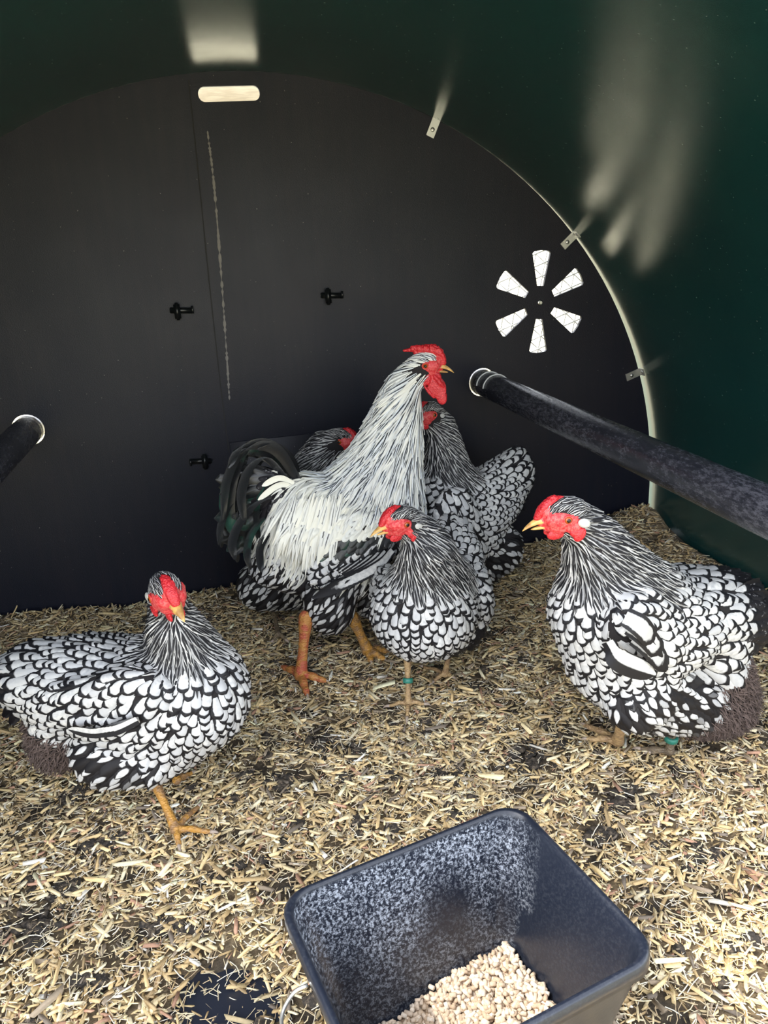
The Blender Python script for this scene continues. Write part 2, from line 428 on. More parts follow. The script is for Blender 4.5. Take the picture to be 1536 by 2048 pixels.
# vent centre screws + wire lattice behind each vent
for vx, vz in VENTS:
    e = empty('round_vent', (vx, .012, vz))
    tag(e, ('black')+' six-petal round vent at the right of the back wall, backed with white wire', 'vent')
    bm = bmesh.new()
    for a in (18, 78, 138):
        c, s = math.cos(math.radians(a)), math.sin(math.radians(a))
        for k in range(-4, 5):
            off = k*.024; h = math.sqrt(max(.118**2-off*off, 0))
            if h < .02: continue
            p = Vector((vx-s*off, .013+.0012*(a//60), vz+c*off)); d = Vector((c, 0, s))*h
            add_tube(bm, [p-d, p+d], .0014, 5)
    bm_obj('wire_lattice', bm, M_MESHW, e)
    bm = bmesh.new(); add_ell(bm, (vx, -.001, vz), XYZ, (.0062, .0022, .0062), 12, 8)
    sc = bm_obj('screw', bm, M_SCREW, e)
    bm = bmesh.new(); bmesh.ops.create_cone(bm, cap_ends=True, segments=6, radius1=.0040, radius2=.0036, depth=.004)
    bmesh.ops.transform(bm, matrix=Matrix.Translation((vx, -.0035, vz)) @ Matrix.Rotation(math.pi/2, 4, 'X'), verts=bm.verts[:])
    bm_obj('nut', bm, M_METAL, sc, False)

# angle brackets fixing plate to shell
def bracket(px, py, lab):
    P = at_y(px, py); a = math.atan2(P.z-ZC, P.x) if P.z > ZC else 0
    if P.z > ZC: q = Vector((RAD*math.cos(a), 0, ZC+RAD*math.sin(a)))
    else: q = Vector((RAD, 0, P.z))
    rad = Vector((math.cos(a), 0, math.sin(a))); tan = Vector((-math.sin(a), 0, math.cos(a))); Y = Vector((0, 1, 0))
    rot = Matrix((tan, Y, rad)).transposed()
    e = empty('angle_bracket', q); tag(e, lab, 'bracket', 'metal brackets along the rim of the back wall')
    bm = bmesh.new(); add_box(bm, q-rad*.016+Y*-.0014, (.017, .0018, .036), rot); bmesh.ops.bevel(bm, geom=bm.edges[:], offset=.0004, segments=1, affect='EDGES')
    bm_obj('flange', bm, M_METAL, e, False)
    bm = bmesh.new(); add_box(bm, q+rad*.0026+Y*-.009, (.017, .017, .0018), rot); bmesh.ops.bevel(bm, geom=bm.edges[:], offset=.0004, segments=1, affect='EDGES')
    bm_obj('flange', bm, M_METAL, e, False)
    bm = bmesh.new(); add_ell(bm, q-rad*.020-Y*.003, (tan, Y, rad), (.0042, .0016, .0042), 12, 8); bm_obj('screw', bm, M_SCREW, e)
    bm = bmesh.new(); add_ell(bm, q+rad*.0012-Y*.010, (tan, Y, rad), (.0040, .0040, .0016), 12, 8); bm_obj('screw', bm, M_SCREW, e)
bracket(872, 240, 'metal bracket high on the rim between carry slot and vent')
bracket(1150, 468, 'metal bracket on the rim just above the petal vent')
bracket(1282, 742, 'metal bracket on the right rim above the long perch pipe')

# turn clips on the back wall
def clip(px, py, lab, flip=1):
    P = at_y(px, py); e = empty('turn_clip', P); tag(e, lab, 'clip', 'black turn clips on the back wall')
    bm = bmesh.new(); add_box(bm, P+Vector((flip*.003, -.004, .001)), (.044, .006, .011), Matrix.Rotation(.08, 3, 'Y')); bmesh.ops.bevel(bm, geom=bm.edges[:], offset=.0012, segments=2, affect='EDGES')
    add_box(bm, P+Vector((flip*.024, -.005, .001)), (.004, .008, .014)); bm_obj('bar', bm, M_BLACK, e)
    bm = bmesh.new(); add_box(bm, P+Vector((-flip*.005, -.009, 0)), (.012, .008, .033)); bmesh.ops.bevel(bm, geom=bm.edges[:], offset=.003, segments=3, affect='EDGES')
    bm_obj('thumb_tab', bm, M_BLACK, e)
clip(360, 622, 'upper black clip left of the pale bead line')
clip(660, 592, 'upper black clip right of the pale bead line')
clip(405, 922, 'lower black clip left of the rooster tail', -1)

# perches
def perch(x, z, lab, rings):
    e = empty('perch_pipe', (x, 0, z)); tag(e, lab, 'perch', 'black perch pipes')
    bm = bmesh.new(); n = 40; P = [Vector((x, .035-(.035+1.24)*i/(n-1), z)) for i in range(n)]
    add_tube(bm, P, PR, 40, False)
    add_tube(bm, P[::-1], PR-.003, 40, False)
    bm_obj('pipe', bm, M_PIPE, e)
    bm = bmesh.new()
    for a, b in rings:      # dull collar at the wall
        add_tube(bm, [(x, a, z), (x, b, z)], PR+.0012, 40, False)
    bm_obj('collar', bm, M_PIPE_IN, e)
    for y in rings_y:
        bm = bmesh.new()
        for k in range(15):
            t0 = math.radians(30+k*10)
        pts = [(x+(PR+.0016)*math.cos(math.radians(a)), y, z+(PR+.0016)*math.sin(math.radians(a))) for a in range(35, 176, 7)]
        add_tube(bm, pts, .0016, 6); bm_obj('painted_light_ring', bm, M_MESHW, e)  # crescents of light on the pipe top, put in as white arcs
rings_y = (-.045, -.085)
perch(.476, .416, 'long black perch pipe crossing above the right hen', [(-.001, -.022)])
rings_y = ()
perch(-.462, .413, 'black perch pipe cut off by the left edge of the picture', [(-.001, -.012)])

# ------------------------------------------------------------------ feed tray
HT = .180
A_, B_, C_ = at_z(552, 1797, HT), at_z(1033, 1603, HT), at_z(1345, 1903, HT)
ex = (A_-B_); Lx = ex.length; ex.normalize(); ey = (C_-B_); ey = (ey-ex*ey.dot(ex)); Ly = ey.length; ey.normalize()
O_ = B_+ex*Lx/2+ey*Ly/2; O_.z = 0
hx, hy = Lx/2, Ly/2
# ------------------------------------------------------------------ bedding
def ground_h(x, y):
    x = np.asarray(x, float); y = np.asarray(y, float)
    h = .010 + .004*np.sin(x*9+1.3)*np.cos(y*7)+.003*np.sin(x*23+y*17)
    h += .024*np.exp(-((y+.02)/.05)**2)*(.75+.35*np.sin(x*8+.6))*(x < .95)
    h += .045*np.exp(-((x-.80)/.075)**2-((y+.05)/.10)**2)
    h += .030*np.exp(-((x-.89)/.05)**2)*(y > -.62)
    h -= .016*np.exp(-((x+.155)/.09)**2-((y+1.00)/.055)**2)
    return h
nx, ny = 260, 200
X, Y = np.meshgrid(np.linspace(-.90, .895, nx), np.linspace(YB_FLOOR+.02, -.002, ny))
Z = ground_h(X, Y) + rng.normal(0, .0012, X.shape) - .003
V = np.stack([X, Y, Z], -1).reshape(-1, 3)
i = np.arange(nx*ny).reshape(ny, nx)
F = np.stack([i[:-1, :-1], i[:-1, 1:], i[1:, 1:], i[1:, :-1]], -1).reshape(-1, 4)
def patches(x, y):   # 0..1 : where the bedding is matted dark
    f = np.zeros_like(x)
    rr = np.random.default_rng(5)
    for _ in range(280):
        cx, cy, r = rr.uniform(-.9, .9), rr.uniform(-1.25, -.02), rr.uniform(.006, .030)
        f = np.maximum(f, np.exp(-(((x-cx)/r)**2+((y-cy)/r/.8)**2)))
    for px, py, r in ((420, 1960, .035), (500, 2010, .03), (70, 1850, .035), (700, 1500, .02), (1250, 1585, .03), (1060, 1510, .03), (640, 1480, .025), (1200, 1660, .02)):
        p = at_z(px, py, .01); f = np.maximum(f, 1.3*np.exp(-((x-p.x)**2+(y-p.y)**2)/r**2))
    return np.clip(f, 0, 1)
bed = link('bedding_layer', np_mesh('bedding_layer', V, F, M_SOIL, tint=1-.85*patches(V[:, 0], V[:, 1]))); tag(bed, kind='structure')
STRAW = []
def chips(name, N, ylo, yhi, Lm, lab):
    x = rng.uniform(-.875, .88, N); y = ylo+(yhi-ylo)*rng.random(N)
    keep = rng.random(N) > patches(x, y)*.90
    x, y = x[keep], y[keep]
    ta, tb2 = (x-O_.x)*ex.x+(y-O_.y)*ex.y, (x-O_.x)*ey.x+(y-O_.y)*ey.y
    keep = ~((abs(ta) < hx-.022) & (abs(tb2) < hy-.022)); x, y = x[keep], y[keep]; n = len(x)
    L = np.clip(rng.lognormal(math.log(Lm), .52, n), .003, .042); w = np.clip(L*rng.uniform(.10, .30, n), .0009, .0046); t = w*rng.uniform(.25, .6, n)
    yaw = rng.uniform(0, 2*np.pi, n); pit = rng.normal(0, .20, n); rol = rng.normal(0, .45, n)
    near = (y > -.06); pit[near] += rng.normal(0, .5, near.sum())
    z = ground_h(x, y)+rng.uniform(-.001, .0045, n)
    dx = np.stack([np.cos(yaw)*np.cos(pit), np.sin(yaw)*np.cos(pit), np.sin(pit)], -1)
    dy0 = np.stack([-np.sin(yaw), np.cos(yaw), np.zeros(n)], -1); dz0 = np.cross(dx, dy0)
    dy = dy0*np.cos(rol)[:, None]+dz0*np.sin(rol)[:, None]; dz = np.cross(dx, dy)
    bend = rng.normal(0, .10, n)
    # hexagonal outline, top and bottom, slightly bent
    prof = np.array([(-1, .5), (-.75, 1), (.8, .9), (1, .1), (.7, -1), (-.85, -.8)])
    k = len(prof); V = np.zeros((n, 2*k, 3))
    jj = rng.uniform(.75, 1.2, (n, k, 2))
    for q in range(k):
        a = prof[q, 0]*jj[:, q, 0]*L/2; b = prof[q, 1]*jj[:, q, 1]*w/2
        base = np.stack([x, y, z], -1)+dx*a[:, None]+dy*b[:, None]+dz*(bend*L*(prof[q, 0]**2))[:, None]
        V[:, q] = base+dz*(t/2)[:, None]; V[:, k+q] = base-dz*(t/2)[:, None]
    f = [(0, 1, 2, 3), (0, 3, 4, 5)]
    for q in range(k): f.append((q, q+k, (q+1) % k+k, (q+1) % k))
    f = np.array(f); F = (f[None]+(np.arange(n)*2*k)[:, None, None]).reshape(-1, 4)
    pal = np.array([(.76, .58, .30), (.84, .68, .40), (.64, .46, .23), (.88, .77, .52), (.50, .36, .19), (.34, .27, .19), (.19, .155, .12), (.50, .29, .19), (.88, .83, .72)])
    pr = np.array([.22, .20, .16, .12, .10, .08, .05, .04, .03]); idx = rng.choice(len(pal), n, p=pr/pr.sum())
    col = pal[idx]*rng.uniform(.72, 1.12, (n, 1)); col *= (1-.5*patches(x, y))[:, None]; col = np.clip(col*1.12, 0, .95)
    # chip colour gets darker towards the back
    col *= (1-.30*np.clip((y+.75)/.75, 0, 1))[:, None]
    T = np.repeat(col[:, None, :], 2*k, 1).reshape(-1, 3)
    STRAW.append((V.reshape(-1, 3), F, T))
chips('straw_bedding', 60000, YB_FLOOR+.03, -.50, .0100, 'chopped straw bedding strewn over the coop floor')
chips('straw_bedding', 26000, -.50, -.008, .0105, 'chopped straw bedding heaped along the foot of the back wall')
def fibres(N):
    x = rng.uniform(-.875, .88, N); y = YB_FLOOR+.03+(-.03-YB_FLOOR-.03)*rng.random(N)
    ta, tb2 = (x-O_.x)*ex.x+(y-O_.y)*ex.y, (x-O_.x)*ey.x+(y-O_.y)*ey.y
    keep = ~((abs(ta) < hx-.022) & (abs(tb2) < hy-.022)); x, y = x[keep], y[keep]; n = len(x)
    z = ground_h(x, y)+rng.uniform(.001, .006, n); L = rng.uniform(.006, .022, n)/2; w = rng.uniform(.00025, .0006, n); a = rng.uniform(0, 2*np.pi, n); tl_ = rng.normal(0, .15, n)
    d = np.stack([np.cos(a), np.sin(a), tl_], -1); s_ = np.stack([-np.sin(a), np.cos(a), 0*a], -1); c = np.stack([x, y, z], -1); u_ = np.array([0, 0, 1.])
    V = np.zeros((n, 9, 3)); bn = rng.normal(0, .0018, n)
    for k, e_ in enumerate((-1, 0, 1)):
        p = c+d*(L*e_)[:, None]+s_*(bn*(1 if e_ == 0 else 0))[:, None]
        V[:, 3*k] = p-s_*w[:, None]; V[:, 3*k+1] = p+s_*w[:, None]; V[:, 3*k+2] = p+u_*w[:, None]*1.2
    f = []
    for k in (0, 3): f += [(k, k+3, k+5, k+2), (k+2, k+5, k+4, k+1)]
    F = (np.array(f)[None]+(np.arange(n)*9)[:, None, None]).reshape(-1, 4)
    col = np.array([(.74, .62, .40), (.85, .78, .62), (.55, .42, .26)])[rng.integers(0, 3, n)]*rng.uniform(.8, 1.1, (n, 1))
    STRAW.append((V.reshape(-1, 3), F, np.clip(np.repeat(col[:, None], 9, 1).reshape(-1, 3), 0, .95)))
fibres(26000)
_o = 0; _F = []
for _v, _f, _t in STRAW: _F.append(_f+_o); _o += len(_v)
tag(link('straw_bedding', np_mesh('straw_bedding', np.concatenate([q[0] for q in STRAW]), np.concatenate(_F), M_CHIP, tint=np.concatenate([q[2] for q in STRAW]), smooth=False)),
    'chopped straw bedding strewn over the coop floor and banked along the back wall', 'bedding', kind='stuff')
# long bleached splinter and matted droppings lying in the bedding
bm = bmesh.new(); rr = random.Random(11)
for _ in range(560):
    x, y = rr.uniform(-.88, .88), rr.uniform(-1.24, -.05)
    if abs(Vector((x-O_.x, y-O_.y, 0)).dot(ex)) < hx and abs(Vector((x-O_.x, y-O_.y, 0)).dot(ey)) < hy: continue
    z = float(ground_h(x, y)); r = rr.uniform(.003, .012)
    vs = add_ell(bm, (x, y, z), XYZ, (r*rr.uniform(.8, 1.5), r, r*.45), 8, 6)
    for v in vs: v.co += Vector((rr.gauss(0, r*.12), rr.gauss(0, r*.12), rr.gauss(0, r*.12)))
for px, py, r0 in ((70, 1850, .022), (150, 1590, .014), (700, 1500, .016), (1250, 1590, .020), (1062, 1512, .018), (640, 1482, .018), (1205, 1662, .012), (200, 1680, .016), (120, 1770, .012), (1400, 1700, .014), (560, 1560, .012), (330, 1840, .012), (900, 1545, .014)):
    c = at_z(px, py, .012)
    for _ in range(34):
        x, y = c.x+rr.gauss(0, r0*.9), c.y+rr.gauss(0, r0*.7); r = rr.uniform(.003, .0075)
        for v in add_ell(bm, (x, y, float(ground_h(x, y))+.000), XYZ, (r*rr.uniform(.8, 1.5), r, r*.6), 8, 6): v.co += Vector((rr.gauss(0, r*.13), rr.gauss(0, r*.13), rr.gauss(0, r*.13)))
tag(bm_obj('droppings', bm, M_DUNG), 'dark crumbly droppings scattered through the straw', 'droppings', kind='stuff')

tray = empty('feed_tray', (O_.x, O_.y, .016)); tag(tray, 'black plastic feed tray with rolled rim and wire handle, half full of pellets', 'tray')
def rr_pts(hx, hy, r, z, n=7):
    P = []
    for sx, sy, a0 in ((1, 1, 0), (-1, 1, 90), (-1, -1, 180), (1, -1, 270)):
        for i in range(n+1):
            a = math.radians(a0+90*i/n); P.append(O_+ex*(sx*(hx-r)+r*math.cos(a))+ey*(sy*(hy-r)+r*math.sin(a))+Vector((0, 0, z)))
        nx_ = {(1, 1): (-1, 1), (-1, 1): (-1, -1), (-1, -1): (1, -1), (1, -1): (1, 1)}[(sx, sy)]
        a = math.radians(a0+90); q = O_+ex*(nx_[0]*(hx-r)+r*math.cos(a))+ey*(nx_[1]*(hy-r)+r*math.sin(a))+Vector((0, 0, z)); p = P[-1]
        P += [p.lerp(q, j/6) for j in range(1, 6)]
    return P
hx, hy = Lx/2, Ly/2
ZB = .020
prof = [(0.0, 0, HT-.006), (0, 0, HT), (.002, 0, HT+.0025), (.005, 0, HT+.0025), (.0065, 0, HT), (.0075, 0, HT-.004)]
for q in range(1, 13): prof.append((.0075+.032*q/12, 0, HT-.004-(HT-.004-ZB-.006)*q/12))
prof += [(.046, 0, ZB+.001), (.060, 0, ZB)]
outer = [(0.0, 0, HT-.012), (.004, 0, HT-.013), (.005, 0, HT-.016)]
for q in range(1, 7): outer.append((.005+.032*q/6, 0, HT-.016-(HT-.016-ZB+.004)*q/6))
bm = bmesh.new()
def loftrings(bm, pr):
    prev = None; rings = []
    for ins, _, z in pr:
        ring = [bm.verts.new(p) for p in rr_pts(hx-ins, hy-ins, max(.026-ins*.25, .012), z)]
        if prev:
            for k in range(len(ring)): bm.faces.new((prev[k], prev[(k+1) % len(ring)], ring[(k+1) % len(ring)], ring[k]))
        prev = ring; rings.append(ring)
    return rings
ri = loftrings(bm, prof); bm.faces.new(ri[-1])
ro = loftrings(bm, outer[:1]+outer[1:]); bm.faces.new(ro[-1][::-1])
for k in range(len(ri[0])): bm.faces.new((ri[0][k], ro[0][k], ro[0][(k+1) % len(ri[0])], ri[0][(k+1) % len(ri[0])]))
bmesh.ops.recalc_face_normals(bm, faces=bm.faces[:])
tb = bm_obj('tub', bm, M_TRAY, tray)
# feed dust clings to the far long wall (a worn-in stain of its own)
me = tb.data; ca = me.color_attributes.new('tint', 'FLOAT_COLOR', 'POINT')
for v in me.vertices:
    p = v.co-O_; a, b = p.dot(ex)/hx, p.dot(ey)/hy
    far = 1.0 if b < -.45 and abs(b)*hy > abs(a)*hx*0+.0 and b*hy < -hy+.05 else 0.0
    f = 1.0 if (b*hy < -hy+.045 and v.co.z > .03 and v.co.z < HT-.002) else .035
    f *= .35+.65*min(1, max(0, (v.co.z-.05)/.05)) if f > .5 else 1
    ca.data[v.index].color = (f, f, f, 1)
# wire handle on the left short side
bm = bmesh.new(); hc = O_+ex*(hx-.002)+ey*(-hy+.100)
P = [hc+ey*.032+Vector((0, 0, HT-.03)), hc+ey*.034+ex*.012+Vector((0, 0, HT-.034)), hc+ey*.024+ex*.026+Vector((0, 0, HT-.04)), hc-ey*.0+ex*.030+Vector((0, 0, HT-.04)), hc-ey*.024+ex*.026+Vector((0, 0, HT-.04)), hc-ey*.034+ex*.012+Vector((0, 0, HT-.034)), hc-ey*.032+Vector((0, 0, HT-.03))]
add_tube(bm, bez(P, 26), .0017, 8); bm_obj('wire_handle', bm, M_METAL, tray)
# pellets heaped towards the near end
n = 5200; u = rng.uniform(-1, 1, n); v = rng.uniform(-1, 1, n)
def pel_h(u, v): return .056-.015*(u+1)-.004*(v+1)+.003*np.sin(u*5+v*4)
zt = pel_h(u, v)
ins = .0075+.032*(HT-.004-zt)/(HT-.004-ZB)
px_ = u*(hx-ins-.005); py_ = v*(hy-ins-.005)
lay = rng.uniform(-.010, .002, n)
Cc = np.array(O_)[None]+np.array(ex)[None]*px_[:, None]+np.array(ey)[None]*py_[:, None]; Cc[:, 2] = zt+lay
ax = rng.normal(0, 1, (n, 3)); ax[:, 2] *= .45; ax /= np.linalg.norm(ax, axis=1)[:, None]
b1 = np.cross(ax, [0.1, .2, 1.0]); b1 /= np.linalg.norm(b1, axis=1)[:, None]; b2 = np.cross(ax, b1)
L = rng.uniform(.0040, .0085, n)/2; R = rng.uniform(.0018, .0023, n); k = 7
V = np.zeros((n, 2*k+2, 3))
for s_, e_ in ((0, -1), (1, 1)):
    for q in range(k):
        a = 2*math.pi*q/k
        V[:, s_*k+q] = Cc+ax*(L*e_)[:, None]+(b1*math.cos(a)+b2*math.sin(a))*R[:, None]
V[:, 2*k] = Cc-ax*(L*1.08)[:, None]; V[:, 2*k+1] = Cc+ax*(L*1.08)[:, None]
f = []
for q in range(k):
    a, b = q, (q+1) % k; f += [(a, b, b+k), (a, b+k, a+k), (2*k, b, a), (2*k+1, a+k, b+k)]
f = np.array(f); F = (f[None]+(np.arange(n)*(2*k+2))[:, None, None]).reshape(-1, 3)
pc = np.array([(.60, .47, .34), (.66, .53, .40), (.52, .39, .27), (.70, .60, .48)])[rng.integers(0, 4, n)]*rng.uniform(.85, 1.1, (n, 1))
pel = link('feed_pellets', np_mesh('feed_pellets', V.reshape(-1, 3), F, M_PELLET, tint=np.repeat(pc[:, None], 2*k+2, 1).reshape(-1, 3)))
tag(pel, 'pale brown feed pellets heaped in the black tray', 'feed', kind='stuff')
#BIRDS
# ================================================================== BIRDS
UPZ = Vector((0, 0, 1))
SPEC = {  # tag: (material, spacing, length, width, lift, tip shape)
 'head':   ('hackle', .0036, .0105, .0034, .0010, 'lance'),
 'hackle': ('hackle', .0056, .030, .0072, .0026, 'lance'),
 'breast': ('laced', .0112, .0275, .0188, .0040, 'round'),
 'back':   ('laced', .0106, .0265, .0170, .0034, 'round'),
 'wing':   ('laced', .0120, .031, .0194, .0040, 'round'),
 'tail':   ('laced', .0150, .044, .0215, .0045, 'round'),
 'thigh':  ('spot', .0122, .036, .0158, .0036, 'round'),
 'dark':   ('darktail', .0110, .034, .0150, .0036, 'round'),
 'fluff':  ('fluff', .0026, .017, .0018, .0080, 'lance'),
 'saddle': ('saddle', .0075, .060, .0088, .0050, 'lance'),
 'white':  ('saddle', .0085, .028, .0120, .0030, 'round'),
 'green':  ('sheen', .0110, .026, .0170, .0034, 'round'),
}
PARTNAME = {'head': 'head_feathers', 'hackle': 'neck_hackle', 'breast': 'breast_feathers', 'back': 'back_feathers', 'wing': 'wing_feathers', 'tail': 'tail_coverts',
            'thigh': 'thigh_feathers', 'dark': 'dark_coverts', 'fluff': 'belly_fluff', 'saddle': 'saddle_hackle', 'white': 'shoulder_feathers', 'green': 'wing_bar'}
SINGLE = {'head': 'head_feather', 'hackle': 'hackle_feather', 'breast': 'breast_feather', 'back': 'back_feather', 'wing': 'wing_feather', 'tail': 'tail_covert', 'thigh': 'thigh_feather', 'dark': 'dark_covert', 'saddle': 'saddle_feather', 'white': 'shoulder_feather', 'green': 'wing_bar_feather'}
NU, NV = 5, 7
UG = np.linspace(-1, 1, NU)
VG = {'round': np.array([0, .3, .55, .74, .88, .965, 1.0]), 'lance': np.array([0, .2, .42, .62, .80, .92, 1.0])}
def wprof(shape, v):
    if shape == 'round':
        return np.where(v < .62, .42+.58*np.sin(np.pi/2*np.clip(v/.62, 0, 1)), np.sqrt(np.clip(1-((v-.62)/.385)**2, 0.0, 1)))
    return np.where(v < .45, .5+.5*(v/.45), np.clip(1-(np.maximum(v-.45, 0)/.56)**1.7, 0.02, 1))
GI = np.arange(NU*NV).reshape(NV, NU)
GF = np.stack([GI[:-1, :-1], GI[:-1, 1:], GI[1:, 1:], GI[1:, :-1]], -1).reshape(-1, 4)
GUV = {s: np.stack([np.tile((UG+1)/2, NV), np.repeat(VG[s], NU)], 1) for s in VG}

def ribbon(path, side, width, m, name, parent, cup=.18, shape='round', n=14, taper0=.55, tint=.5, thick=True):
    """one long feather along a curved path with shaft, cupped vane"""
    P = bez(path, n); V = []; uv = []; side = Vector(side)
    for i, p in enumerate(P):
        v = i/(n-1); t = (P[min(i+1, n-1)]-P[max(i-1, 0)]).normalized()
        s = (side-t*side.dot(t)).normalized(); nn = t.cross(s)
        if shape == 'round': w = (taper0+(1-taper0)*min(1, v/.4))*math.sqrt(max(0, 1-max(0, (v-.70)/.305)**2))
        else: w = (taper0+(1-taper0)*min(1, v/.35))*max(.03, 1-max(0, (v-.35)/.66)**1.8)
        for u in UG:
            V.append(p+s*(u*w*width/2)-nn*(cup*width*.5*u*u)); uv.append(((u+1)/2, v))
    I = np.arange(NU*n).reshape(n, NU)
    F = np.stack([I[:-1, :-1], I[:-1, 1:], I[1:, 1:], I[1:, :-1]], -1).reshape(-1, 4)
    return link(name, np_mesh(name, np.array([tuple(q) for q in V]), F, m, uv=np.array(uv), tint=np.full(len(V), tint)), parent)

class Bird:
    def __init__(s, name, label, O, h, group=None, seed=1):
        s.O = Vector(O); s.h = Vector((h[0], h[1], 0)).normalized(); s.n = Vector((s.h.y, -s.h.x, 0))
        if s.n.dot(CAM-s.O) < 0: s.n = -s.n
        s.e = empty(name, s.O); tag(s.e, label, name)
        if group: s.e['group'] = group
        s.nodes = []; s.links = []; s.rng = np.random.default_rng(seed); s.spec = dict(SPEC); s.flow = {}
        s.back = -s.h
    def pt(s, px, py, lat=0.0): return at_plane(px, py, s.O+s.n*lat, s.n)
    def node(s, px, py, rh, rv, rn, tg, lat=0.0, rot=0.0):
        c = s.pt(px, py, lat); k = pxm(c); a = math.radians(rot)
        ax = (s.h*math.cos(a)+UPZ*math.sin(a), -s.h*math.sin(a)+UPZ*math.cos(a), s.n)
        s.nodes.append((c, ax, (rh/k, rv/k*1.06, rn), tg)); return len(s.nodes)-1
    def chain(s, *ids):
        for a, b in zip(ids[:-1], ids[1:]): s.links.append((a, b))
    def head(s, px, py, fdir, k=1.0, lat=0.0, up=(0, 0, 1), eye=True):
        a, b, c = fdir; s.hk = k
        s.f = (RGT*a+UP*b-FWD*c).normalized(); u = Vector(up); s.u = (u-s.f*u.dot(s.f)).normalized(); s.s = s.f.cross(s.u)
        sg = (1 if s.s.dot(CAM-s.pt(px, py, lat)) > 0 else -1) if eye else 0     # (px,py) is the near eye, or the middle of the face
        s.Hc = s.pt(px, py, lat+abs(sg)*.0172*k*abs(s.s.dot(s.n)))-s.f*.004*k-s.u*.0015*k-s.s*(sg*.0165*k)
        s.nodes.append((s.Hc+s.f*.003*k+s.u*.004*k, (s.f, s.u, s.s), (.0270*k, .0205*k, .0165*k), 'head')); return len(s.nodes)-1
    def build_body(s, voxel=.0042, smooth=5):
        bm = bmesh.new(); s.ells = []
        for c, ax, r, tg in s.nodes: s.ells.append((c, ax, r, tg))
        for a, b in s.links:
            ca, axa, ra, ta = s.nodes[a]; cb, axb, rb, tb_ = s.nodes[b]
            n = max(3, int((ca-cb).length/.014))
            for i in range(1, n):
                t = i/n; ax0 = axa[0].lerp(axb[0], t)
                if axa[0].dot(axb[0]) < .2 or axa[2].dot(axb[2]) < .5:
                    q = axb if t > .15 else axa; ax = q
                else:
                    x = axa[0].lerp(axb[0], t).normalized(); z = axa[2].lerp(axb[2], t).normalized(); y = z.cross(x).normalized(); z = x.cross(y); ax = (x, y if y.dot(axa[1]) > 0 else -y, z)
                s.ells.append((ca.lerp(cb, t), ax, tuple(p*(1-t)+q*t for p, q in zip(ra, rb)), ta if t < .5 else tb_))
        for c, ax, r, tg in s.ells: add_ell(bm, c, ax, r, 20, 14)
        me = remesh(bm, voxel, smooth)
        me.materials.append(M_BODY); me.name = 'body'
        s.body = link('body', me, s.e)
        me.calc_loop_triangles()
        V = np.zeros(len(me.vertices)*3); me.vertices.foreach_get('co', V); s.V = V.reshape(-1, 3)
        T = np.zeros(len(me.loop_triangles)*3, np.int32); me.loop_triangles.foreach_get('vertices', T); s.T = T.reshape(-1, 3)
        VN = np.zeros(len(me.vertices)*3); me.vertices.foreach_get('normal', VN); s.VN = VN.reshape(-1, 3)
        s.bvh = BVHTree.FromPolygons([tuple(v) for v in s.V], [tuple(t) for t in s.T])
    def region(s, P):
        best = np.full(len(P), 1e9); out = np.zeros(len(P), int); tags = []
        for c, ax, r, tg in s.ells:
            if tg not in tags: tags.append(tg)
            d = P-np.array(c); A = np.array([np.array(a)/q for a, q in zip(ax, r)])
            m = np.linalg.norm(d@A.T, axis=1); k = m < best
            best[k] = m[k]; out[k] = tags.index(tg)
        return np.array(tags)[out]
    def plumage(s, singles=300, zmin=.0, extra=None, skip=None):
        a, b, c = s.V[s.T[:, 0]], s.V[s.T[:, 1]], s.V[s.T[:, 2]]
        ar = np.linalg.norm(np.cross(b-a, c-a), axis=1)/2; N = 60000
        idx = s.rng.choice(len(ar), N, p=ar/ar.sum()); u = s.rng.random((N, 2)); q = u.sum(1) > 1; u[q] = 1-u[q]
        w = np.stack([1-u.sum(1), u[:, 0], u[:, 1]], 1)
        P = a[idx]*w[:, :1]+b[idx]*w[:, 1:2]+c[idx]*w[:, 2:]
        Nn = (s.VN[s.T[idx]]*w[:, :, None]).sum(1); Nn /= np.linalg.norm(Nn, axis=1)[:, None]+1e-9
        tg = s.region(P)
        if extra is not None: tg = extra(s, P, Nn, tg)
        # no feathers on the bare face
        d = P-np.array(s.Hc); k = s.hk
        x, z, y = d@np.array(s.f)/k, d@np.array(s.u)/k, d@np.array(s.s)/k
        face = ((x-.008)/.0215)**2+((z+.004)/.0135)**2 < 1
        face |= (x > .025) | ((x > .004) & (z > .0150) & (abs(y) < .006)) | (((x+.0145)/.006)**2+((z+.004)/.006)**2 < 1)
        near = (x*x+y*y+z*z) < .042**2
        ok = ~(face & near)
        sp = np.array([s.spec[t][1] for t in tg])
        Hn = np.array(s.Hc+s.f*.022*s.hk); bk = np.array(s.back); dn = np.array((0, 0, -1.))
        fl = {'head': (1, 0, 0), 'hackle': (1, .1, .15), 'breast': (.25, .35, .9), 'back': (.25, 1, .15), 'wing': (.6, .9, .35), 'tail': (0, 1, 0), 'thigh': (0, .7, .6),
              'dark': (0, 1, .2), 'fluff': (0, .5, .8), 'saddle': (.1, .35, 1), 'white': (0, .8, .5), 'green': (0, .8, .6)}
        fl.update(s.flow)
        def field(P, tg):
            away = P-Hn; away /= np.linalg.norm(away, axis=1)[:, None]+1e-9; Fd = np.zeros((len(P), 3))
            for t in set(tg):
                m = tg == t; A = fl[t]; Fd[m] = away[m]*A[0]+bk*A[1]+dn*A[2]
            return Fd
        T0 = field(P, tg); T0 -= Nn*(T0*Nn).sum(1)[:, None]; T0 /= np.linalg.norm(T0, axis=1)[:, None]+1e-9
        keep = []
        NB = [(i, j, k_) for i in (-1, 0, 1) for j in (-1, 0, 1) for k_ in (-1, 0, 1)]
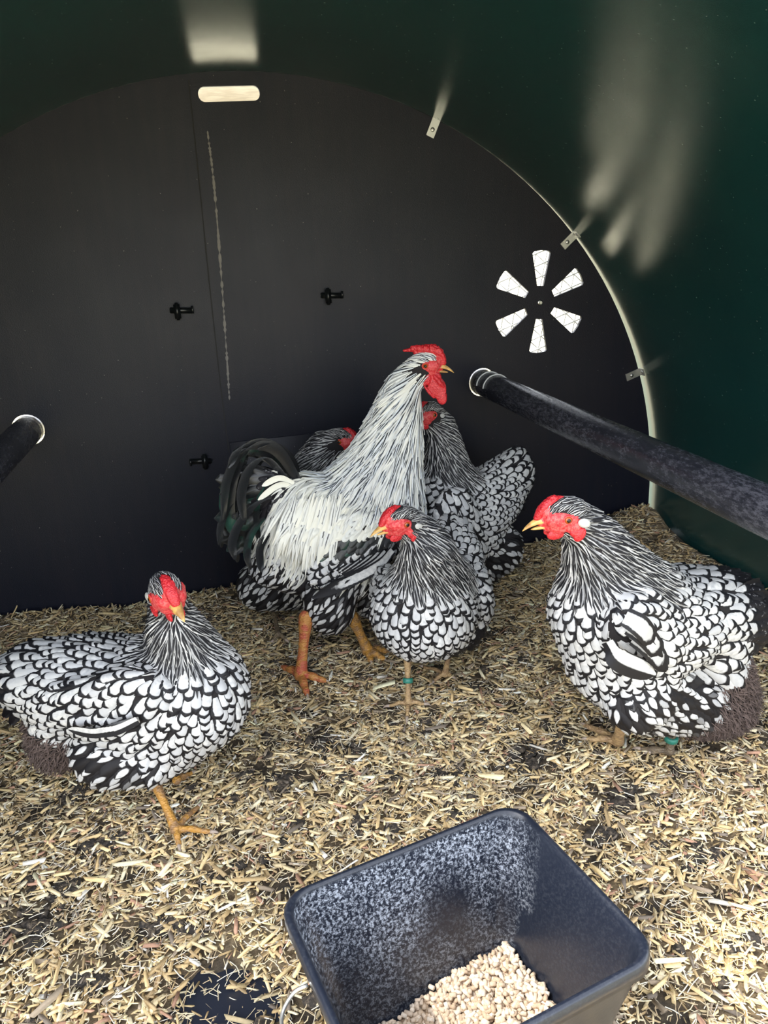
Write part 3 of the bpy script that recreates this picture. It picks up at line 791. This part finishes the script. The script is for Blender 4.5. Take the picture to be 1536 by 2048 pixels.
        for t in sorted(set(tg)):
            rd = s.spec[t][5] == 'round'; r = s.spec[t][1]*(1.14 if rd else 1); an = 1.05 if rd else 0.0     # rows sit closer than columns
            ids = np.nonzero((tg == t) & ok)[0]; taken = {}
            KK = np.floor(P[ids]/r).astype(int).tolist(); PP = P[ids].tolist(); TT = T0[ids].tolist(); r2 = r*r
            for ii, p, (kx, ky, kz), (tx, ty, tz) in zip(ids.tolist(), PP, KK, TT):
                bad = False; px, py, pz = p
                for i, j, k_ in NB:
                    for (qx, qy, qz) in taken.get((kx+i, ky+j, kz+k_), ()):
                        ex_, ey_, ez_ = qx-px, qy-py, qz-pz
                        if ex_*ex_+ey_*ey_+ez_*ez_+an*(ex_*tx+ey_*ty+ez_*tz)**2 < r2: bad = True; break
                    if bad: break
                if not bad: taken.setdefault((kx, ky, kz), []).append(p); keep.append(ii)
        P, Nn, tg = P[keep], Nn[keep], tg[keep]; n = len(P)
        Fd = field(P, tg)
        # smooth field a little
        kd = KDTree(n)
        for i in range(n): kd.insert(P[i], i)
        kd.balance()
        F2 = np.zeros_like(Fd)
        for i in range(n):
            nb = [j for _, j, _ in kd.find_n(P[i], 14)]; F2[i] = Fd[nb].mean(0)
        T = F2-Nn*(F2*Nn).sum(1)[:, None]; T /= np.linalg.norm(T, axis=1)[:, None]+1e-9
        jit = s.rng.normal(0, .11, n)
        flf = tg == 'fluff'; jit[flf] = s.rng.normal(0, .7, flf.sum())
        B = np.cross(T, Nn); T = T*np.cos(jit)[:, None]+B*np.sin(jit)[:, None]; B = np.cross(T, Nn)
        toc = np.array(CAM)-P; dist = np.linalg.norm(toc, axis=1); toc /= dist[:, None]
        facing = (Nn*toc).sum(1)
        out = {}
        SP = [s.spec[t] for t in tg]
        L = np.array([q[2] for q in SP])*(1+s.rng.normal(0, .10, n)); W = np.array([q[3] for q in SP])*(1+s.rng.normal(0, .07, n))
        hm = tg == 'head'; L[hm] *= .7+.8*np.minimum(1, np.linalg.norm(P[hm]-Hn, axis=1)/.05)
        lift = np.array([q[4] for q in SP])*(1+s.rng.normal(0, .18, n)); o0 = .0004+s.rng.uniform(0, .0012, n)
        VGa = np.array([VG[q[5]] for q in SP]); WV = np.array([wprof(q[5], VG[q[5]]) for q in SP])*W[:, None]/2
        ln_ = np.array([q[5] == 'lance' for q in SP]); base = P-T*np.where(ln_, np.minimum(L*.30, .005), L*.30)[:, None]
        def near_(A):
            l = np.empty_like(A); nn = np.empty_like(A); d = np.empty(len(A)); fn = s.bvh.find_nearest
            for i, q in enumerate(A.tolist()):
                a_, b_, _, d_ = fn(q); l[i] = a_; nn[i] = b_; d[i] = d_
            return l, nn, d
        row = base[:, None]+T[:, None]*(VGa*L[:, None])[:, :, None]; TR = np.repeat(T[:, None], NV, 1)      # n,NV,3
        li = np.nonzero(ln_)[0]
        if len(li):      # long hackles are laid down step by step so they follow the neck
            cur = base[li].copy(); tc = T[li].copy()
            for a_ in range(1, NV):
                cur = cur+tc*((VGa[li, a_]-VGa[li, a_-1])*L[li])[:, None]
                l_, n_, d_ = near_(cur); c_ = d_ < .02
                cur[c_] = l_[c_]; tt = tc-n_*(tc*n_).sum(1)[:, None]; tt /= np.linalg.norm(tt, axis=1)[:, None]+1e-9
                tc[c_] = tt[c_]; row[li, a_] = cur; TR[li, a_] = tc
        _, n0, d0 = near_(row.reshape(-1, 3)); n0 = n0.reshape(n, NV, 1, 3)
        BR = np.cross(TR, n0[:, :, 0]*.5+Nn[:, None]*.5); BR[~ln_] = B[~ln_][:, None]; BR /= np.linalg.norm(BR, axis=-1, keepdims=True)+1e-9
        Q0 = row[:, :, None]+BR[:, :, None]*(UG[None, None]*WV[:, :, None])[..., None]
        nw = np.where(ln_, 0.0, .2)[:, None, None, None]; free = (d0.reshape(n, NV) > .020)[:, :, None]
        ends = Q0[:, :, ::2].reshape(-1, 3); l1, n1, d1 = near_(ends)                    # left, middle, right of every row
        l1 = l1.reshape(n, NV, 3, 3); n1 = n1.reshape(n, NV, 3, 3); d1 = d1.reshape(n, NV, 3)
        def up5(A):
            o = np.empty(A.shape[:2]+(5,)+A.shape[3:]); o[:, :, 0::2] = A; o[:, :, 1] = (A[:, :, 0]+A[:, :, 1])/2; o[:, :, 3] = (A[:, :, 1]+A[:, :, 2])/2; return o
        l1, n1, d1 = up5(l1), up5(n1), up5(d1)
        off = (o0[:, None]+lift[:, None]*VGa**1.3)[:, :, None]-(W*.16)[:, None, None]*(UG**2)[None, None]
        nn1 = n1*.5+Nn[:, None, None]*nw+n0*.3; nn1 /= np.linalg.norm(nn1, axis=-1, keepdims=True)+1e-9
        conf = l1*.85+Q0*.15+nn1*off[..., None]; fre = Q0+Nn[:, None, None]*off[..., None]
        geo = np.where((free | (d1 > .028))[..., None], fre, conf).reshape(n, NU*NV, 3)
        score = np.where((facing > .12) & (tg != 'fluff'), facing*W*L/dist**2, 0)
        tint = np.clip(s.rng.random(n), 0, 1)
        pick = set(np.argsort(-score)[:singles][score[np.argsort(-score)[:singles]] > 0])
        for i in range(n):
            if i in pick:
                mt, _, _, _, _, shp = s.spec[tg[i]]
                nm = SINGLE[tg[i]]
                link(nm, np_mesh(nm, geo[i], GF, FM[mt], uv=GUV[shp], tint=np.full(NU*NV, tint[i])), s.e)
            else: out.setdefault(tg[i], []).append(i)
        for t, ids in out.items():
            mt, _, _, _, _, shp = s.spec[t]
            V = geo[ids].reshape(-1, 3); k = NU*NV
            F = (GF[None]+(np.arange(len(ids))*k)[:, None, None]).reshape(-1, 4)
            o = link(PARTNAME[t], np_mesh(PARTNAME[t], V, F, FM[mt], uv=np.tile(GUV[shp], (len(ids), 1)), tint=np.repeat(tint[ids], k)), s.e)
            o['kind'] = 'stuff'
    def face(s, comb='hen', wattle='hen'):
        f, u, sd, H, k = s.f, s.u, s.s, s.Hc, s.hk
        P = lambda x, y, z: H+f*(x*k)+sd*(y*k)+u*(z*k)
        ax = (f, u, sd); E = lambda *r: tuple(q*k for q in r)
        # red face skin
        bm = bmesh.new()
        for q in (-1, 1):
            add_ell(bm, P(.0070, q*.0085, .0000), ax, E(.0215, .0125, .0100), 20, 14)
            add_ell(bm, P(-.0050, q*.0115, -.0090), ax, E(.0105, .0090, .0062), 16, 10)
            add_ell(bm, P(.0100, q*.0075, -.0090), ax, E(.0140, .0085, .0070), 16, 10)
            add_ell(bm, P(.0050, q*.0125, .0012), ax, E(.0088, .0078, .0052), 16, 10)
        add_ell(bm, P(.0200, 0, .0075), ax, E(.0130, .0090, .0105), 16, 10); add_ell(bm, P(.0170, 0, -.0110), ax, E(.0120, .0075, .0080), 16, 10)
        add_ell(bm, P(.0250, 0, -.003), ax, E(.0100, .0095, .0078), 16, 10)
        me = remesh(bm, .0014*k, 4); me.materials.append(M_FACE); sk_ = link('face_skin', me, s.e)
        # eyes with ringed lids
        for q in (-1, 1):
            c = P(.004, q*.0172, .0015)
            bm = bmesh.new(); add_ell(bm, c, ax, E(.0046, .0046, .0034), 18, 12); ey_ = bm_obj('eye', bm, M_IRIS, s.e)
            bm = bmesh.new(); add_ell(bm, c+sd*(q*.0016*k), ax, E(.0029, .0029, .0023), 14, 10); bm_obj('pupil', bm, M_PUPIL, ey_)
            bm = bmesh.new(); P_ = [c+sd*(q*.0008*k)+(f*math.cos(t)*1.08+u*math.sin(t))*(.0050*k) for t in np.linspace(0, 2*math.pi, 25)]
            add_tube(bm, P_, .0010*k, 8); bm_obj('eyelid', bm, M_FACE, ey_)
        # beak: hooked upper mandible over a shorter lower one
        for nm, top in (('upper_beak', 1), ('lower_beak', 0)):
            bm = bmesh.new(); rings = []
            N = 9
            for i in range(N):
                t = i/(N-1)
                if top: c = P(.026+.0255*t, 0, -.0035-.0115*t**1.9); hw, hh = .0072*(1-t)**.7+.0005, .0066*(1-t)**.62+.0005
                else: c = P(.022+.0195*t, 0, -.0095-.0040*t); hw, hh = .0056*(1-t)**.7+.0004, .0030*(1-t)**.6+.0004
                rings.append([bm.verts.new(c+sd*(hw*k*math.cos(a))+u*(hh*k*(math.sin(a) if math.sin(a) > 0 or not top else .45*math.sin(a)))) for a in np.linspace(0, 2*math.pi, 13)[:-1]])
            for r0, r1 in zip(rings[:-1], rings[1:]):
                for j in range(12): bm.faces.new((r0[j], r0[(j+1) % 12], r1[(j+1) % 12], r1[j]))
            bm.faces.new(rings[-1]); bm.faces.new(rings[0][::-1]); bmesh.ops.recalc_face_normals(bm, faces=bm.faces[:])
            bm_obj(nm, bm, M_BEAK, s.e)
        # rose comb: low, broad, warty, drawn out to a point behind
        bm = bmesh.new(); rr = random.Random(int(k*100)+len(comb))
        if comb == 'hen': path = [(.0345, .0000), (.0315, .0075), (.0250, .0150), (.0165, .0205), (.0080, .0240)]; wd, ht = .0070, .0062
        else: path = [(.035, .003), (.034, .013), (.028, .0205), (.018, .0245), (.006, .0265), (-.008, .0275), (-.020, .0275), (-.034, .0265)]; wd, ht = .0085, .0078
        pp = bez([Vector((x, 0, z)) for x, z in path], 26)
        for i, q in enumerate(pp):
            t = i/25; ww = math.sin(math.pi*min(1, .18+t*.80))**.6
            if comb != 'hen': ww = (1-t)**.35 if t > .5 else min(1, .55+t*1.2)
            add_ell(bm, P(q.x, 0, q.z), ax, E(.0045, ht*ww, wd*ww), 10, 8)
            if t < .75: add_ell(bm, P(q.x-.003, 0, q.z-.005), ax, E(.0055, ht*ww, wd*.8*ww), 10, 8)
            for _ in range(4 if comb == 'hen' else 6):
                if t > .85: continue
                yy = rr.uniform(-1, 1)*wd*ww*.9; a = rr.uniform(.0008, .0016)*(1 if comb == 'hen' else 1.5)
                add_ell(bm, P(q.x+rr.uniform(-.001, .001), yy, q.z+ht*ww*math.sqrt(max(0, 1-(yy/(wd*ww))**2))*.95), ax, E(a, a*(1.3 if comb == 'hen' else 1.9), a), 7, 5)
        me = remesh(bm, .0009*k, 1, .4); me.materials.append(M_RED); link('comb', me, s.e)
        for q in (-1, 1):
            bm = bmesh.new(); add_ell(bm, P(-.0150, q*.0168, -.0035), (f*.95+u*.3, u*.95-f*.3, sd), E(.0076, .0058, .0032), 16, 10)
            me = remesh(bm, .0009*k, 2); me.materials.append(M_LOBE); link('ear_lobe', me, s.e)
            bm = bmesh.new()
            if wattle == 'hen':
                add_ell(bm, P(.0140, q*.0070, -.0185), (f*.95-u*.2, u*.95+f*.2, sd), E(.0115, .0070, .0030), 14, 10)
                add_ell(bm, P(-.0110, q*.0155, -.0175), (f*.85+u*.5, u*.85-f*.5, sd), E(.0068, .0098, .0034), 14, 10)
                add_ell(bm, P(-.0050, q*.0150, -.0150), ax, E(.0060, .0055, .0030), 14, 10)
            else:
                add_ell(bm, P(.0160, q*.0080, -.022), ax, E(.0140, .0130, .0036), 16, 12)
                add_ell(bm, P(.0215, q*.0095, -.038), (f*.90+u*.45, u*.90-f*.45, sd), E(.0150, .0205, .0036), 16, 12)
                add_ell(bm, P(.0290, q*.0100, -.055), (f*.95+u*.2, u*.95-f*.2, sd), E(.0095, .0130, .0036), 16, 12)
                add_ell(bm, P(-.012, q*.0155, -.026), (f*.80-u*.6, u*.80+f*.6, sd), E(.0068, .0195, .0042), 14, 10)
                add_ell(bm, P(.002, q*.0120, -.020), ax, E(.0110, .0130, .0040), 14, 10)
                add_ell(bm, P(.0250, q*.0110, -.026), (f*.8+u*.6, u*.8-f*.6, sd), E(.0040, .0150, .0050), 10, 8)
                add_ell(bm, P(.0080, q*.0110, -.044), (f*.8+u*.6, u*.8-f*.6, sd), E(.0030, .0150, .0042), 10, 8)
            me = remesh(bm, .0011*k, 2); me.materials.append(M_RED); link('wattle', me, s.e)
    def leg(s, hock, ankle, toes, r=.0062, m=None, band=False, hallux=None, lat=0.0, top=.012):
        m = m or M_LEG_Y
        A = at_z(*ankle, .030); A.z = float(ground_h(A.x, A.y))+top
        Hk = s.pt(*hock, lat)
        bm = bmesh.new(); mid = A.lerp(Hk, .5)
        P = bez([A, mid, Hk], 14)
        for i, p in enumerate(P):
            t = i/13; q = r*(1.12-.30*math.sin(math.pi*min(1, t*1.1))+.25*max(0, t-.8))
            add_ell(bm, p, XYZ, (q, q, q), 10, 8)
        tips = []
        for (tx, ty) in toes+([hallux] if hallux else []):
            tip = at_z(tx, ty, .02); tip.z = float(ground_h(tip.x, tip.y))+.0052
            for _ in range(2): tip2 = at_z(tx, ty, tip.z); tip = Vector((tip2.x, tip2.y, float(ground_h(tip2.x, tip2.y))+.0052))
            Q = bez([A-Vector((0, 0, .002)), A.lerp(tip, .40)+Vector((0, 0, .0025)), A.lerp(tip, .75)+Vector((0, 0, .0005)), tip], 16)
            for i, p in enumerate(Q):
                t = i/15; q = r*(.80-.34*t+.06*math.sin(t*18)); add_ell(bm, p, XYZ, (q, q, q*.9), 9, 7)
            tips.append((Q[-1], (Q[-1]-Q[-4]).normalized()))
        me = remesh(bm, .0017, 2, .5); me.materials.append(m); L = link('leg', me, s.e)
        for p, d in tips:
            bm = bmesh.new(); add_tube(bm, bez([p-d*.002, p+d*.005+Vector((0, 0, .0008)), p+d*.0105-Vector((0, 0, .0022))], 6), [.0027, .0026, .0022, .0017, .0011, .0004], 8)
            bm_obj('claw', bm, M_CLAW, L)
        if band:
            bm = bmesh.new(); d = (Hk-A).normalized(); c = A.lerp(Hk, band)
            add_tube(bm, [c-d*.004, c-d*.0035, c+d*.0035, c+d*.004], [r*1.25, r*1.42, r*1.42, r*1.25], 18); bm_obj('leg_ring', bm, M_BAND, L)
    def fan(s, base, tips, width, mats, side=None, bow=.01, name='tail_feather', shape='round'):
        """base, tips: (px,py,lat)"""
        b = s.pt(*base)
        for i, tp in enumerate(tips):
            t = s.pt(*tp); mid = b.lerp(t, .5)+UPZ*bow
            ribbon([b, mid, t], side or (UPZ*.7+s.n*.5), width, FM[mats[i % len(mats)]], name, s.e, shape=shape, tint=s.rng.random())

# ---- rooster
b = Bird('rooster', 'tall silver-laced rooster with pale streaked neck and black-green tail, standing at centre', (.055, -.355, .02), (1, 0.05), seed=3)
hd = b.head(851, 732, (1, .03, .10), .98)
n1 = b.node(808, 768, 34, 32, .017, 'hackle'); n2 = b.node(795, 828, 48, 46, .034, 'hackle'); n3 = b.node(780, 890, 64, 60, .046, 'hackle'); n4 = b.node(762, 950, 82, 74, .058, 'hackle')
br = b.node(765, 1030, 84, 92, .074, 'breast'); bd = b.node(690, 1050, 110, 96, .086, 'saddle'); rp = b.node(610, 1030, 86, 78, .072, 'saddle'); tl = b.node(560, 1000, 46, 48, .035, 'dark')
b.chain(hd, n1, n2, n3, n4, br); b.chain(n4, bd, rp, tl); tq = b.node(520, 985, 44, 62, .016, 'tail', 0, 20); tr = b.node(505, 1050, 34, 52, .014, 'tail'); b.chain(tl, tq, tr)
wg = b.node(712, 1082, 82, 60, .022, 'wing', .076, 20); w2 = b.node(660, 1130, 55, 34, .016, 'wing', .082, 40)
b.chain(wg, w2)
be = b.node(680, 1130, 88, 68, .070, 'thigh'); th = b.node(660, 1195, 52, 72, .040, 'thigh', .040); t2 = b.node(745, 1180, 45, 55, .036, 'thigh', -.03)
b.chain(bd, be); fl = b.node(560, 1120, 62, 52, .05, 'thigh', -.01); b.chain(rp, fl, be)
b.spec.update({'head': ('cock', .0042, .016, .0042, .0012, 'lance'), 'hackle': ('cock', .0056, .060, .0066, .0046, 'lance'), 'tail': ('sheen', .0150, .055, .024, .006, 'round'), 'breast': ('spot', .011, .032, .015, .004, 'round'),
    'wing': ('laced', .0120, .034, .0190, .0040, 'round'), 'thigh': ('spot', .0112, .036, .0145, .0040, 'round')})
b.build_body(.0048, 6)
def cock_zones(s, P, N, tg):
    k = np.array([pxm(Vector(p)) for p in P[:1]])[0]
    top = at_plane(700, 1035, s.O, s.n).z; c1 = s.pt(700, 1095, .09); d = np.linalg.norm(P-np.array(c1), axis=1)
    q = (tg == 'wing') & (P[:, 2] > c1.z+.022); tg = tg.copy(); tg[q] = 'white'
    q = (tg == 'wing') & (P[:, 2] > c1.z-.006); tg[q] = 'green'
    return tg
b.plumage(extra=cock_zones); b.face('cock', 'cock')
# saddle hackles spilling down over the flank
for i in range(190):
    t = b.rng.random(); lay = b.rng.random()
    x0 = 578+112*t+b.rng.normal(0, 5); y0 = 985+60*lay; ln = 75+85*b.rng.random()*(1-.3*lay)+30*(1-abs(t-.5))
    x1 = x0-32+12*t+b.rng.normal(0, 6); yb = min(y0+ln+35, 1095+62*t+b.rng.normal(0, 16))
    lt = .073+.012*lay+.004*b.rng.random()
    P = [b.pt(x0, y0, lt-.012), b.pt((x0+x1)/2-3, (y0+yb)/2, lt+.010), b.pt(x1, yb, lt+.006)]
    ribbon(P, b.h, .0078, FM['saddle'], 'saddle_hackle_feather', b.e, shape='lance', taper0=.25, n=8, tint=b.rng.random())
# folded secondaries, white with black lacing, pointing down and back
for i in range(9):
    x0 = 785-13*i; P = [b.pt(x0, 1100+4*i, .100-.0012*i), b.pt(x0-38, 1138+2*i, .106-.0012*i), b.pt(624+i*14, 1194-8*i+2, .100-.0012*i)]
    ribbon(P, UPZ+b.h*.2, .022, FM['laced'], 'flight_feather', b.e, tint=.8, taper0=.8, cup=.08)
# curved sickles and stiff tail feathers
sick = [[(590, 965), (520, 900), (470, 930), (452, 1010), (470, 1080)], [(592, 960), (530, 893), (480, 905), (450, 965), (444, 1040)], [(585, 970), (535, 915), (498, 935), (480, 990), (488, 1050)],
        [(595, 958), (560, 905), (520, 884), (478, 895), (455, 935)], [(590, 975), (545, 950), (515, 975), (505, 1030), (515, 1085)], [(585, 985), (555, 985), (535, 1020), (528, 1070), (532, 1110)],
        [(588, 962), (572, 915), (545, 893), (510, 889), (480, 905)], [(580, 990), (520, 1000), (480, 1040), (462, 1085), (468, 1120)], [(585, 975), (510, 960), (462, 1000), (440, 1050), (436, 1090)],
        [(595, 965), (583, 925), (562, 900), (540, 893), (515, 897)], [(575, 1000), (530, 1030), (500, 1070), (492, 1110), (500, 1140)], [(575, 1010), (545, 1050), (520, 1090), (518, 1120), (522, 1145)]]
for i, pth in enumerate(sick):
    for sg in (1, -1):
        lt = sg*(.006+.004*(i % 4)); r_ = .026 if i < 8 else .021
        ribbon([b.pt(x+(0 if sg > 0 else 5), y+(0 if sg > 0 else 5), lt*(1+.6*j)) for j, (x, y) in enumerate(pth)], b.n*.75+UPZ*.2+b.h*.5 if i % 3 else b.h*.7+UPZ*.5+b.n*.4, r_*(1.15 if i in (0, 4, 5) else 1), FM['sheen'], 'sickle_feather', b.e, n=18, tint=.85 if i in (0, 4, 10) else b.rng.random()*.5, shape='round')
for i in range(2):
    ribbon([b.pt(588, 966+9*i, .030), b.pt(558, 956+14*i, .036), b.pt(524-8*i, 972+28*i, .034)], UPZ*.6+b.h*.5, .010, FM['saddle'], 'tail_covert_feather', b.e, tint=.2)
b.leg((612, 1235), (600, 1335), [(614, 1388), (650, 1361)], .0112, M_LEG_R, hallux=(566, 1334), lat=.05)
b.leg((705, 1235), (735, 1292), [(742, 1322), (768, 1318), (776, 1302)], .0108, M_LEG_Y, lat=.03)

# ---- hen standing at front left
b = Bird('hen', 'silver-laced hen at the far left facing the camera, one yellow foot forward', (-.275, -.655, .02), (.95, -.31), 'silver-laced hens', seed=11)
hd = b.head(334, 1186, (.52, -.24, .82), 1.10, .040, up=UP*.93-RGT*.36, eye=False)
n1 = b.node(336, 1218, 36, 34, .022, 'hackle', .004); n2 = b.node(350, 1258, 54, 46, .040, 'hackle', .008); n3 = b.node(368, 1312, 78, 62, .054, 'hackle')
br = b.node(398, 1388, 98, 106, .072, 'breast', .005); bd = b.node(285, 1385, 130, 96, .088, 'back'); rp = b.node(165, 1362, 112, 82, .076, 'back'); tl = b.node(75, 1355, 76, 66, .052, 'tail'); te = b.node(18, 1365, 38, 48, .030, 'tail')
b.chain(hd, n1, n2, n3, br); b.chain(n3, bd, rp, tl, te); b.chain(br, bd)
w1 = b.node(265, 1395, 92, 62, .022, 'wing', .066, -6); w2 = b.node(180, 1410, 78, 48, .016, 'wing', .068, -10); b.chain(w1, w2)
be = b.node(320, 1470, 110, 62, .070, 'breast'); th = b.node(225, 1508, 82, 62, .040, 'thigh', .050); t3 = b.node(300, 1515, 52, 50, .035, 'thigh', .045); b.chain(th, t3)
fl = b.node(130, 1475, 62, 50, .05, 'fluff'); b.chain(br, be, bd); b.chain(rp, fl)
b.back = -b.h
b.build_body(); b.plumage(); b.face()
b.fan((75, 1375, .02), [(-12, 1325, .02), (-18, 1345, .03), (-20, 1365, .035), (-16, 1390, .04), (-6, 1415, .04), (8, 1435, .04), (22, 1450, .04)], .024, ['laced', 'darktail', 'laced', 'darktail', 'darktail'])
for i in range(5):
    ribbon([b.pt(275-8*i, 1440+2*i, .098), b.pt(225-8*i, 1462+i, .101), b.pt(165-7*i, 1466-2*i, .094)], UPZ, .014, FM['wing'], 'flight_feather', b.e, tint=.8, taper0=.8, cup=.08)
b.leg((308, 1560), (350, 1650), [(358, 1692), (424, 1664)], .0068, M_LEG_Y, hallux=(398, 1612), lat=.03)
b.leg((360, 1535), (352, 1552), [(370, 1556), (385, 1545)], .0062, M_LEG_Y, lat=-.05)

# ---- hen at front centre, breast to the camera
b = Bird('hen', 'silver-laced hen at front centre with a green leg ring, breast to the camera', (.195, -.540, .02), (1, -.1), 'silver-laced hens', seed=21)
hd = b.head(813, 1049, (-.88, -.12, .42), 1.02, .055)
n1 = b.node(846, 1070, 36, 36, .022, 'hackle', .045); n2 = b.node(856, 1105, 54, 46, .042, 'hackle', .045); n3 = b.node(860, 1150, 74, 58, .056, 'hackle', .025)
br = b.node(848, 1222, 106, 92, .078, 'breast', .020); bd = b.node(868, 1195, 102, 88, .075, 'breast', -.04); rp = b.node(892, 1125, 74, 70, .06, 'back', -.08); tl = b.node(905, 1078, 42, 46, .04, 'tail', -.115)
b.chain(hd, n1, n2, n3, br); b.chain(n3, bd, rp, tl); b.chain(br, bd)
wg = b.node(948, 1175, 30, 66, .075, 'wing', -.055, 8); wl_ = b.node(770, 1190, 26, 56, .075, 'wing', -.055, -8)
th = b.node(925, 1245, 44, 50, .045, 'dark', -.03); t2 = b.node(815, 1260, 50, 44, .045, 'breast', 0); be = b.node(866, 1250, 88, 54, .07, 'dark', -.03); b.chain(bd, be)
b.back = -b.n
b.flow = {'breast': (.35, 0.0, 1.0), 'hackle': (1, 0, .3), 'wing': (0, .8, .7), 'thigh': (0, .3, 1)}
b.build_body(); b.plumage(); b.face()
b.leg((815, 1320), (816, 1395), [(777, 1412), (814, 1436), (850, 1408)], .0058, M_LEG_P, band=.52, lat=.0)
b.leg((900, 1295), (890, 1340), [(866, 1364), (905, 1354)], .0060, M_LEG_P, hallux=(845, 1333), lat=-.02)

# ---- hen at right
b = Bird('hen', 'silver-laced hen at the far right in profile, brown fluff under a dark tail', (.455, -.785, .02), (-.95, -.31), 'silver-laced hens', seed=31)
hd = b.head(1136, 1040, (-1, -.06, .08), .98, .0)
n1 = b.node(1172, 1056, 38, 42, .022, 'hackle'); n2 = b.node(1192, 1092, 62, 54, .040, 'hackle'); n3 = b.node(1215, 1142, 86, 68, .054, 'hackle')
br = b.node(1205, 1225, 96, 92, .070, 'breast'); b1 = b.node(1300, 1240, 112, 100, .084, 'back'); rp = b.node(1362, 1222, 86, 84, .074, 'tail'); tl = b.node(1440, 1228, 92, 86, .064, 'dark'); te = b.node(1500, 1236, 46, 52, .036, 'dark')
b.chain(hd, n1, n2, n3, br); b.chain(n3, b1, rp, tl, te); b.chain(br, b1)
lb = b.node(1225, 1320, 84, 84, .066, 'breast'); b.chain(br, lb, b1)
w1 = b.node(1270, 1240, 74, 60, .022, 'wing', .058, -10); w2 = b.node(1325, 1290, 62, 42, .018, 'wing', .068, -30); b.chain(w1, w2)
be = b.node(1300, 1380, 96, 78, .062, 'thigh'); th = b.node(1285, 1394, 84, 68, .032, 'thigh', .042); fl = b.node(1428, 1390, 70, 72, .060, 'fluff'); b.chain(be, fl); b.chain(rp, fl); b.chain(lb, be)
b.flow = {'tail': (0, 1, .25), 'hackle': (1, .25, .25)}; b.spec.update({'tail': ('laced', .0185, .048, .0265, .0048, 'round'), 'dark': ('darktail', .0170, .050, .0260, .005, 'round')})
b.build_body(); b.plumage(); b.face()
b.fan((1420, 1235, .04), [(1520, 1165, .03), (1545, 1195, .04), (1552, 1225, .045), (1550, 1255, .05), (1535, 1285, .05), (1510, 1310, .05), (1480, 1330, .055), (1440, 1340, .062)], .030, ['darktail'])
b.fan((1430, 1245, .0), [(1560, 1230, -.01), (1570, 1270, -.01), (1560, 1300, 0.0)], .030, ['darktail'])
ribbon([b.pt(1214, 1284, .080), b.pt(1242, 1322, .092), b.pt(1312, 1350, .088)], UPZ, .026, FM['wing'], 'flight_feather', b.e, tint=.9, taper0=.6, cup=.08)
for x0, y0, x1, y1, dl in ((1268, 1274, 1336, 1340, 0), (1258, 1252, 1326, 1314, .003), (1250, 1234, 1312, 1290, .006)):
    ribbon([b.pt(x0, y0, .082+dl), b.pt((x0+x1)/2+3, (y0+y1)/2-8, .094+dl), b.pt(x1, y1, .090+dl)], UPZ-b.h*.9, .025, FM['laced'], 'flight_feather', b.e, tint=b.rng.random(), taper0=.8, cup=.12, n=10)
b.leg((1245, 1440), (1236, 1470), [(1170, 1450), (1174, 1478)], .0086, M_LEG_P, lat=.02)
b.leg((1345, 1460), (1340, 1488), [(1278, 1497), (1300, 1505)], .0066, M_LEG_G, band=.6, lat=.01)

# ---- hen behind the rooster, left
b = Bird('hen', 'silver-laced hen half hidden behind the rooster, head just above his back', (.02, -.175, .02), (1, .0), 'silver-laced hens', seed=41)
hd = b.head(679, 884, (.93, -.10, .30), 1.0, .015)
n1 = b.node(648, 900, 32, 36, .021, 'hackle', .01); n2 = b.node(632, 938, 46, 46, .042, 'hackle'); n3 = b.node(628, 985, 62, 56, .056, 'hackle')
br = b.node(650, 1050, 80, 78, .072, 'breast'); bd = b.node(590, 1075, 92, 82, .080, 'back'); rp = b.node(545, 1050, 52, 52, .055, 'back')
b.chain(hd, n1, n2, n3, br); b.chain(n3, bd, rp)
th = b.node(528, 1170, 52, 48, .042, 'thigh', .03); be = b.node(590, 1160, 70, 52, .065, 'thigh'); b.chain(bd, be, th)
b.build_body(); b.plumage(); b.face()
b.leg((545, 1215), (556, 1262), [(545, 1282), (572, 1280)], .0058, M_LEG_G, lat=.0)
b.leg((640, 1215), (650, 1250), [(640, 1268), (672, 1266)], .0058, M_LEG_G, lat=-.04)

# ---- hen behind, right of the rooster's neck
b = Bird('hen', 'silver-laced hen behind the rooster under his wattles, laced tail raised to the right', (.40, -.215, .02), (-.97, -.24), 'silver-laced hens', seed=51)
hd = b.head(868, 830, (-.78, -.20, .55), 1.0, .0)
n1 = b.node(884, 858, 30, 32, .020, 'hackle'); n2 = b.node(890, 905, 38, 40, .036, 'hackle'); n3 = b.node(895, 955, 52, 50, .050, 'hackle')
br = b.node(868, 1015, 66, 72, .066, 'breast'); bd = b.node(930, 1035, 74, 84, .078, 'back'); rp = b.node(985, 992, 58, 60, .062, 'back'); tl = b.node(1018, 958, 46, 56, .044, 'tail', 0, 30); te = b.node(1035, 935, 26, 36, .026, 'tail')
b.chain(hd, n1, n2, n3, br); b.chain(n3, bd, rp, tl, te)
w1 = b.node(905, 1045, 58, 70, .022, 'wing', .070, 10); w2 = b.node(935, 1110, 42, 60, .018, 'wing', .072, 10); b.chain(w1, w2)
th = b.node(1000, 1098, 46, 48, .042, 'thigh', .02); be = b.node(940, 1120, 66, 56, .062, 'thigh'); b.chain(bd, be, th)
b.flow = {'tail': (0, 1, -.9), 'back': (.2, 1, -.2), 'wing': (0, .3, 1)}
b.build_body(); b.plumage(); b.face()
b.fan((1000, 985, .0), [(1042, 893, 0), (1052, 905, .01), (1062, 925, .015), (1066, 950, .02), (1065, 975, .025), (1058, 1000, .03), (1050, 1022, .03)], .026, ['laced'])
b.leg((960, 1150), (960, 1172), [(945, 1186), (975, 1186)], .0058, M_LEG_G, lat=-.02)
